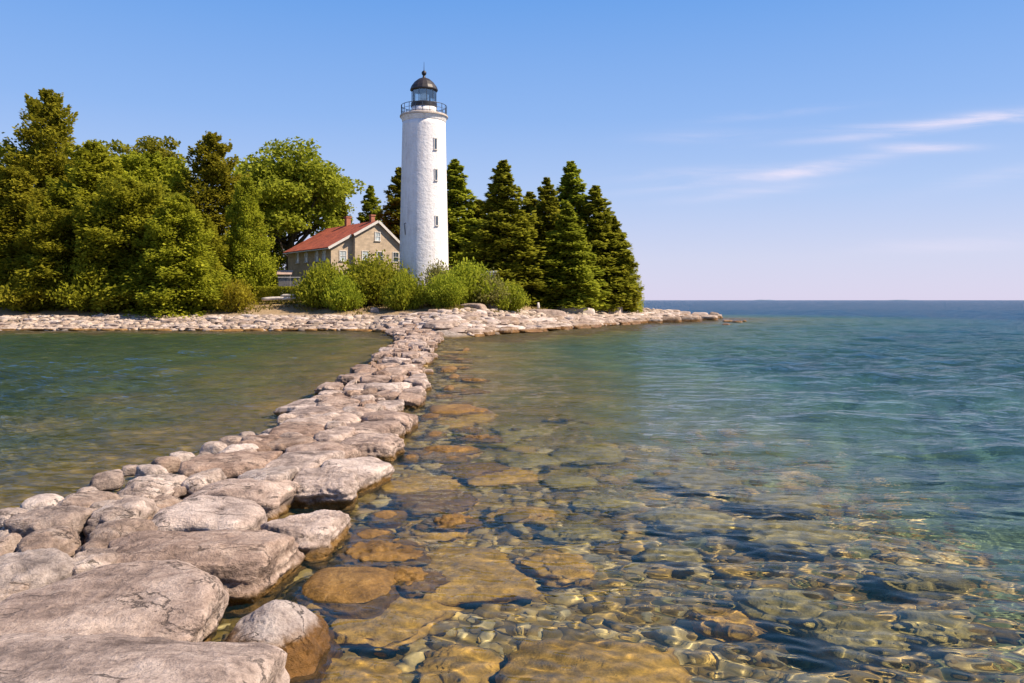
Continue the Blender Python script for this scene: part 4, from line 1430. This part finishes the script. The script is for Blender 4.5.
x, y, z = place(485, 274, 93)
zt_s = CAMZ + (HOR - 272) / F * y - z
sd = thing('white_shed', 'little white shed with a tin roof half hidden by the olive bush', 'shed', (x, y, z - .1), rad(-10))
bm = bmesh.new(); add_box(bm, (0, .8, zt_s / 2), (2.0, 1.6, zt_s)); from_bm('wall', bm, M['white_trim'], sd)
bm = bmesh.new(); add_box(bm, (0, .8, .06), (2.5, 2.0, .09), Matrix.Translation((0, 0, zt_s)) @ Matrix.Rotation(.12, 4, 'X')); from_bm('roof', bm, M['tin'], sd)

rr = np.random.default_rng(3)
LOGS = [(236, 277, 252, 281, 87, 'bleached driftwood log leaning up the bank left of the lawn'), (243, 282, 259, 277, 87.5, 'bleached driftwood log crossing the leaning one'), (248, 283, 262, 283, 86.5, 'short bleached driftwood log at the bottom of the pile'),
        (262, 299, 296, 298, 82, 'long weathered driftwood log lying across the sand path'), (281, 296, 297, 295, 83.5, 'pale weathered log lying before the hedge')]
for i, (ax, ay, bx, by, Yd, lab) in enumerate(LOGS):
    A = W(ax, ay, Yd); B = W(bx, by, Yd)
    A.z = max(A.z, gz(A.x, A.y) + .1) if i > 2 else A.z; B.z = max(B.z, gz(B.x, B.y) + .1) if i > 2 else B.z
    if i <= 2:
        dzz = min(A.z - gz(A.x, A.y), B.z - gz(B.x, B.y)) - .12
        A.z -= dzz; B.z -= dzz
    c_ = (A + B) / 2
    bm = bmesh.new()
    pts_ = [A.lerp(B, t) - c_ + Vector((0, rr.normal(0, .05), rr.normal(0, .03))) for t in np.linspace(0, 1, 7)]
    add_tube(bm, pts_, [.17, .19, .18, .165, .15, .14, .11], 8)
    tag(from_bm('driftwood_log', bm, M['bleached'], None, c_, smooth=True), lab, 'log', 'driftwood logs')

x, y, z = place(538, 296, 92)
bm = bmesh.new()
add_tube(bm, [(0, 0, -.2), (.05, 0, .4), (.02, .03, .85)], [.2, .16, .13], 9)
tag(from_bm('tree_stump', bm, M['bleached'], None, (x, y, z), smooth=True), 'pale weathered stump standing at the edge of the pines', 'stump')

# ------------------------------------------------------------------ vegetation
def leaf_mat(name, dark, mid, light, trans=.35):
    m = NT(name)
    m.t.nodes.remove(m.b)
    g = m.n('ShaderNodeNewGeometry')
    oi = m.n('ShaderNodeObjectInfo')
    nz = m.noise(g.outputs['Position'], .55, 3, .6)
    f = m.math('ADD', m.math('MULTIPLY', g.outputs['Random Per Island'], .55), m.math('ADD', m.math('MULTIPLY', m.math('SUBTRACT', nz, .5), .9), .22), True)
    c = m.ramp(f, [(0, dark), (.5, mid), (1, light)])
    hs = m.n('ShaderNodeHueSaturation'); m.l(c, hs.inputs['Color'])
    m.l(m.math('ADD', m.math('MULTIPLY', oi.outputs['Random'], .4), .8), hs.inputs['Value'])
    m.l(m.math('ADD', m.math('MULTIPLY', oi.outputs['Random'], .03), .485), hs.inputs['Hue'])
    df = m.n('ShaderNodeBsdfDiffuse'); tr = m.n('ShaderNodeBsdfTranslucent')
    m.l(hs.outputs[0], df.inputs[0]); m.l(hs.outputs[0], tr.inputs[0])
    mx = m.n('ShaderNodeMixShader'); mx.inputs[0].default_value = min(.5, trans * 1.15)
    m.l(df.outputs[0], mx.inputs[1]); m.l(tr.outputs[0], mx.inputs[2])
    m.l(mx.outputs[0], m.out.inputs['Surface'])
    return m.m


M['bark'] = simple('dark_bark', (.07, .052, .038), .95, nscale=5, var=.35)
M['spruce'] = leaf_mat('spruce_needles', (.10, .115, .013), (.30, .32, .032), (.52, .50, .05), .46)
M['cedar'] = leaf_mat('cedar_sprays', (.10, .115, .013), (.32, .32, .026), (.54, .50, .05), .47)
M['maple'] = leaf_mat('maple_leaves', (.095, .11, .013), (.28, .29, .028), (.48, .46, .05), .47)
M['bush'] = leaf_mat('willow_bush_leaves', (.11, .14, .014), (.32, .35, .032), (.54, .53, .055), .45)
M['olive'] = leaf_mat('olive_bush_leaves', (.11, .11, .03), (.29, .275, .085), (.46, .43, .17), .42)
M['gold'] = leaf_mat('yellow_bush_leaves', (.3, .22, .02), (.46, .44, .035), (.7, .66, .07), .45)


def unit(v): return v / np.maximum(1e-6, np.linalg.norm(v, axis=-1, keepdims=True))


def leaf_quads(C, D, N, L, Wd):
    D = unit(D); Sd = unit(np.cross(D, N))
    L = L[:, None] / 2; Wd = Wd[:, None] / 2
    V = np.stack([C - D * L, C + Sd * Wd + D * L * .15, C + D * L, C - Sd * Wd + D * L * .15], 1).reshape(-1, 3)
    Q = np.arange(len(V)).reshape(-1, 4)
    return V, Q


def conifer(name, seed, H, R, leaf, clear=.04, nb=150, per=95, shape=.85, round_=0.0, droop=.25, lsize=.34, mat='spruce', up=.35):
    r = np.random.default_rng(seed)
    root = thing(name, 'x', 'tree')
    bm = bmesh.new()
    add_tube(bm, [(0, 0, -.4), (.03, 0, H * .3), (0, .03, H * .65), (0, 0, H * .97)], [.024 * H, .017 * H, .009 * H, .002 * H], 8)
    Cs, Ds, Ns, Ls = [], [], [], []
    for i in range(nb):
        t = clear + (1 - clear) * ((i + r.random()) / nb) ** 1.12
        prof = (1 - t) ** shape if not round_ else math.sqrt(max(0, 1 - ((t - .32) / (.70 if t > .32 else .6)) ** 2))
        tl = 1 - .25 * max(0, .18 - t) / .18
        len_ = max(.22, R * prof * tl * r.uniform(.55, 1.15))
        az = i * 2.399 + r.normal(0, .35)
        el = up * (t - .35) + r.normal(0, .17)
        bd = np.array([math.cos(az) * math.cos(el), math.sin(az) * math.cos(el), math.sin(el)])
        sd = np.array([-math.sin(az), math.cos(az), 0])
        n = int(per * (.25 + .75 * len_ / R))
        s = r.random(n) ** .62 * .95 + .05
        wid = len_ * .40 * np.sin(np.clip(s, 0, 1) * 2.5 + .35).clip(.12, 1)
        lat = r.uniform(-1, 1, n)
        hgt = t * H
        P = np.array([0, 0, hgt]) + bd * (s * len_)[:, None] + sd * (lat * wid)[:, None]
        P[:, 2] += -droop * len_ * s ** 2 * (1 - t * .6) + .12 * len_ * s ** 6 + r.normal(0, .075 * len_ + .05, n) - .10 * np.abs(lat) * wid
        D = bd * .8 + sd * (lat * .8)[:, None] + r.normal(0, .32, (n, 3))
        N = np.array([0, 0, 1.0]) + bd * .6 + r.normal(0, .33, (n, 3))
        Cs.append(P); Ds.append(D); Ns.append(N); Ls.append(lsize * r.uniform(.65, 1.3, n) * (.75 + .25 * prof))
        if len_ > R * .45 and i % 3 == 0:
            e = np.array([0, 0, hgt]) + bd * len_ * .75; e[2] -= droop * len_ * .5
            add_tube(bm, [(0, 0, hgt), tuple((np.array([0, 0, hgt]) + bd * len_ * .4) - np.array([0, 0, droop * len_ * .15])), tuple(e)], [.05, .035, .012], 4)
    from_bm('trunk', bm, M['bark'], root, smooth=True)
    C, D, N, L = map(np.concatenate, (Cs, Ds, Ns, Ls))
    V, Q = leaf_quads(C, D, N, L, L * .58)
    from_np('crown', V, Q, M[mat], root)
    root['H'] = H; root['R'] = R
    return root


def broadleaf(name, seed, H, R, mat='maple', clear=.22, clumps=95, per=150, lsize=.36):
    r = np.random.default_rng(seed)
    root = thing(name, 'x', 'tree')
    bm = bmesh.new()
    add_tube(bm, [(0, 0, -.4), (.08, .05, H * .18), (-.05, .1, H * .38)], [.028 * H, .021 * H, .016 * H], 10)
    Cs, Ds, Ns, Ls = [], [], [], []
    ctr = np.array([0, 0, H * (clear + (1 - clear) * .5)])
    hz = H * (1 - clear) * .5
    for i in range(clumps):
        u = r.normal(0, 1, 3); u /= np.linalg.norm(u)
        if u[2] < -.55: u[2] *= -.6
        rad_ = r.uniform(.45, .86) if i > clumps * .25 else r.uniform(.1, .5)
        lump = 1 + .16 * math.sin(3 * math.atan2(u[1], u[0]) + seed) + .1 * math.sin(5 * u[2] + seed)
        c = ctr + u * np.array([R, R, hz]) * rad_ * lump
        cr = R * r.uniform(.17, .28)
        if i % 4 == 0:
            b0 = np.array([0, 0, H * r.uniform(.2, .4)]); mid = (b0 + c) / 2 + np.array([0, 0, -.06 * H])
            add_tube(bm, [tuple(b0), tuple(mid), tuple(c)], [.010 * H, .006 * H, .0015 * H], 6)
        n = int(per * (cr / (R * .2)) ** 1.5)
        v = unit(r.normal(0, 1, (n, 3))); q = r.random(n) ** .4
        P = c + v * q[:, None] * np.array([cr * 1.15, cr * 1.15, cr * .7])
        D = v * .6 + r.normal(0, .6, (n, 3)); D[:, 2] -= .3
        N = v * .5 + np.array([0, 0, .8]) + r.normal(0, .5, (n, 3))
        Cs.append(P); Ds.append(D); Ns.append(N); Ls.append(lsize * r.uniform(.65, 1.25, n))
    from_bm('trunk', bm, M['bark'], root, smooth=True)
    C, D, N, L = map(np.concatenate, (Cs, Ds, Ns, Ls))
    V, Q = leaf_quads(C, D, N, L, L * .7)
    from_np('crown', V, Q, M[mat], root)
    root['H'] = H; root['R'] = R
    return root


def shrub(name, seed, H, R, mat='bush', stems=60, per=200, lsize=.26):
    r = np.random.default_rng(seed)
    root = thing(name, 'x', 'bush')
    bm = bmesh.new()
    Cs, Ds, Ns, Ls = [], [], [], []
    for i in range(stems):
        az = r.uniform(0, 6.28); sp = r.random() ** .6
        tip = np.array([math.cos(az) * R * sp, math.sin(az) * R * sp, H * (1 - .66 * sp ** 2.4) * r.uniform(.78, 1.06)])
        base = np.array([math.cos(az), math.sin(az), 0]) * R * sp * .25
        add_tube(bm, [tuple(base - np.array([0, 0, .2])), tuple(base * .5 + tip * .5 + np.array([0, 0, .1 * H])), tuple(tip)], [.035, .022, .006], 5)
        n = per
        s = r.random(n) ** .55
        P = base + (tip - base) * s[:, None] + r.normal(0, 1, (n, 3)) * np.array([.17 * R, .17 * R, .09 * H]) * (.55 + .45 * s)[:, None]
        P[:, 2] = np.abs(P[:, 2])
        D = unit(tip - base) * .7 + r.normal(0, .5, (n, 3)); N = r.normal(0, .6, (n, 3)) + np.array([0, 0, .6])
        Cs.append(P); Ds.append(D); Ns.append(N); Ls.append(lsize * r.uniform(.6, 1.3, n))
    from_bm('stems', bm, M['bark'], root, smooth=True)
    C, D, N, L = map(np.concatenate, (Cs, Ds, Ns, Ls))
    V, Q = leaf_quads(C, D, N, L, L * .6)
    from_np('foliage', V, Q, M[mat], root)
    root['H'] = H; root['R'] = R
    return root


PROTO = {
    'spruce_a': conifer('spruce_tree', 1, 17, 3.6, 0, nb=215, per=180, shape=.68, lsize=.46, mat='spruce'),
    'spruce_b': conifer('spruce_tree', 2, 17, 3.9, 0, nb=200, per=190, shape=.74, lsize=.46, mat='spruce', droop=.32),
    'spruce_c': conifer('spruce_tree', 3, 15, 3.4, 0, nb=195, per=180, shape=.6, lsize=.46, mat='spruce', clear=.07),
    'cedar_a': conifer('cedar_tree', 4, 14, 5.2, 0, nb=170, per=330, shape=.55, mat='cedar', droop=.2, up=.6, lsize=.4, clear=.03),
    'cedar_b': conifer('hemlock_tree', 5, 14, 5.4, 0, nb=125, per=430, round_=1, mat='cedar', droop=.16, up=.85, lsize=.46, clear=.03),
    'cedar_c': conifer('cedar_tree', 6, 13, 5.0, 0, nb=160, per=330, shape=.5, mat='cedar', droop=.28, up=.5, lsize=.38, clear=.02),
    'maple_a': broadleaf('maple_tree', 7, 19, 7.0, clumps=150, clear=.08, per=190, lsize=.42),
    'maple_b': broadleaf('round_tree', 8, 19, 5.0, clear=.06, clumps=130, mat='maple', per=190, lsize=.42),
    'bush_a': shrub('green_bush', 9, 3.6, 3.0),
    'bush_b': shrub('green_bush', 10, 2.6, 2.4, stems=50),
    'olive_a': shrub('olive_bush', 11, 3.2, 2.6, mat='olive', lsize=.22, stems=50),
    'gold_a': shrub('yellow_bush', 12, 2.4, 1.6, mat='gold', stems=18, lsize=.18),
    'under': shrub('understory_bush', 13, 3.2, 3.2, mat='cedar', stems=30, lsize=.26),
}
USED = set()
rt = np.random.default_rng(55)


def plant(kind, px, top, wpx, Y, label, group, rz=None):
    x = (px - 512) / F * Y
    z = gz(x, Y)
    H = CAMZ + (HOR - top) / F * Y - z
    p = PROTO[kind]
    sxy = wpx / 2 / F * Y / p['R']
    szz = H / p['H']
    rz = rt.uniform(0, 6.28) if rz is None else rz
    if kind not in USED:
        USED.add(kind)
        p.location = (x, Y, z); p.rotation_euler = (0, 0, rz); p.scale = (sxy, sxy, szz)
        p['label'] = label; p['group'] = group
        return p
    return dup(p, (x, Y, z), rz, (sxy, sxy, szz), label, group)


LT = 'trees of the left wood'
RT = 'conifers of the right point'
TREES = [
    ('maple_b', -8, 128, 100, 100, 'round tree cut by the left picture edge behind the cedars', LT),
    ('cedar_a', 47, 91, 128, 97, 'tallest dark conifer of the left wood, pointed top against the sky', LT),
    ('maple_b', 97, 122, 92, 104, 'pale round crown right behind the tallest left conifer', LT),
    ('maple_b', 152, 118, 92, 100, 'dark round-crowned tree in the middle of the left wood skyline', LT),
    ('cedar_a', 213, 134, 118, 93, 'pointed cedar at the right of the left wood, before the maple', LT),
    ('maple_a', 290, 130, 142, 118, 'great spreading maple with a dark trunk behind the house', LT),
    ('cedar_c', 14, 168, 124, 85, 'feathery cedar at the left picture edge, front row', LT),
    ('cedar_a', 92, 143, 136, 89, 'broad cedar below the pale round crown, middle row', LT),
    ('cedar_b', 128, 186, 112, 82, 'bushy yellow-green cedar left of centre in the front row', LT),
    ('cedar_c', 178, 196, 112, 79.5, 'front cedar nearest the beach at the right of the front row', LT),
    ('cedar_c', 247, 178, 66, 87, 'slender cedar edging the lawn left of the house', LT),
    ('cedar_b', 60, 214, 100, 82, 'dense low cedar over the shaded left beach', LT),
    ('spruce_c', 5, 200, 90, 92, 'dark conifer behind the feathery left-edge cedar', LT),
    ('cedar_b', 150, 160, 110, 95, 'dark cedar between the round-crowned tree and the front cedar', LT),
    ('cedar_a', 205, 215, 70, 84, 'small cedar right behind the front cedar nearest the beach', LT),
    ('cedar_c', 264, 200, 78, 126, 'dim leafy tree closing the gap between lawn cedar and house', LT),
    ('maple_b', 70, 180, 90, 93, 'leafy round crown between the left-edge cedar and the broad cedar', LT),
    ('maple_b', 165, 172, 84, 89, 'leafy round crown behind the front cedar nearest the beach', LT),
    ('spruce_c', 340, 196, 60, 126, 'dim conifer showing under the maple behind the house roof', LT),
    ('spruce_a', 371, 186, 66, 124, 'small pointed spruce above the house gable', 'conifers behind the lighthouse'),
    ('spruce_b', 399, 168, 84, 110, 'spruce half hidden by the left side of the lighthouse', 'conifers behind the lighthouse'),
    ('spruce_a', 455, 160, 100, 110, 'spruce rising at the right side of the lighthouse', 'conifers behind the lighthouse'),
    ('spruce_a', 503, 161, 108, 98, 'broad sunlit spruce standing alone right of the lighthouse', RT),
    ('spruce_c', 478, 200, 80, 112, 'dim spruce filling the gap beside the broad sunlit one', RT),
    ('spruce_c', 530, 192, 80, 112, 'dim spruce behind the right side of the broad sunlit one', RT),
    ('spruce_b', 547, 178, 92, 104, 'dark spruce left of the tallest one on the point', RT),
    ('spruce_a', 571, 162, 100, 109, 'tallest spruce of the point, slim pointed top', RT),
    ('spruce_b', 568, 204, 96, 99, 'sunlit spruce standing before the tallest one of the point', RT),
    ('spruce_a', 596, 186, 98, 107, 'spruce on the right slope of the point group', RT),
    ('spruce_c', 613, 216, 70, 108, 'shorter spruce second from the right end of the point', RT),
    ('cedar_c', 628, 250, 34, 109, 'little tree at the right end of the point group', RT),
]
for t_ in TREES: plant(*t_)
BUSH = [
    ('bush_a', 374, 257, 78, 84, 'tallest willow bush before the house gable'),
    ('bush_b', 326, 265, 56, 82, 'rounded willow bush at the left end of the row'),
    ('bush_b', 343, 277, 40, 80, 'low willow bush in front of the rounded left one'),
    ('bush_b', 405, 274, 42, 80, 'low willow bush below the lighthouse, left of its centre'),
    ('bush_a', 447, 273, 46, 79, 'willow bush below the right side of the lighthouse'),
    ('olive_a', 440, 266, 40, 82, 'greyish bush against the white foot of the lighthouse'),
    ('bush_b', 468, 264, 62, 82, 'green bush behind the olive one, right of the lighthouse'),
    ('olive_a', 482, 276, 56, 82, 'olive-grey bush right of the lighthouse'),
    ('bush_b', 507, 284, 42, 82, 'last low green bush at the right end of the row'),
    ('gold_a', 237, 278, 38, 79.5, 'yellow bush at the foot of the front cedar'),
    ('bush_b', 216, 284, 34, 80.5, 'small green bush left of the yellow one'),
    ('under', 30, 268, 80, 80.5, 'shadowy undergrowth at the left picture edge'),
    ('under', 95, 262, 80, 80.5, 'shadowy undergrowth under the bushy cedar'),
    ('under', 265, 258, 46, 92, 'dark undergrowth left of the house wall'),
    ('under', 470, 252, 70, 108, 'dark undergrowth beneath the spruce beside the lighthouse'),
    ('under', 535, 268, 70, 110, 'dark undergrowth behind the stump'),
]
for (k, px, top, wpx, Yd, lab) in BUSH: plant(k, px, top, wpx, Yd, lab, 'bushes of the island')

# clipped hedge across the lawn
r = np.random.default_rng(71)
A = W(256, 292, 84.5); B = W(299, 292, 83.5)
n = 5200
t = r.random(n)
Cc = np.stack([A.x + (B.x - A.x) * t, A.y + (B.y - A.y) * t + r.uniform(-.35, .35, n), np.zeros(n)], -1)
zg = ground_z(Cc[:, 0], Cc[:, 1])
ht = CAMZ + (HOR - 286.5) / F * 84 - zg
Cc[:, 2] = zg + ht * r.random(n) ** .6
V, Q = leaf_quads(Cc, r.normal(0, 1, (n, 3)), r.normal(0, 1, (n, 3)), r.uniform(.1, .22, n), r.uniform(.06, .12, n))
tag(from_np('low_hedge', V, Q, M['cedar']), 'low dark hedge crossing the lawn left of the house', 'hedge')

# grass tufts on the bank and lawn
n = 16000
xx = r.uniform(-48, 22, n); yy = 76 + 34 * r.random(n) ** 1.3
d_ = sdist(xx, yy)
ok = (d_ > 7.2 + 2.5 * np.sin(xx * .9) * np.sin(xx * .37 + 1))
xx, yy = xx[ok], yy[ok]; n = len(xx)
hh = r.uniform(.14, .42, n)
Cc = np.stack([xx, yy, ground_z(xx, yy) + hh * .4], -1)
D = np.stack([r.normal(0, .35, n), r.normal(0, .35, n), np.ones(n)], -1)
V, Q = leaf_quads(Cc, D, r.normal(0, 1, (n, 3)) * np.array([1, 1, .1]), hh, r.uniform(.08, .2, n))
M['drygrass'] = leaf_mat('dry_grass', (.10, .09, .02), (.2, .18, .04), (.36, .29, .09), .3)
tag(from_np('grass_tufts', V, Q, M['drygrass']), 'dry yellow-green grass on the bank', kind='stuff')
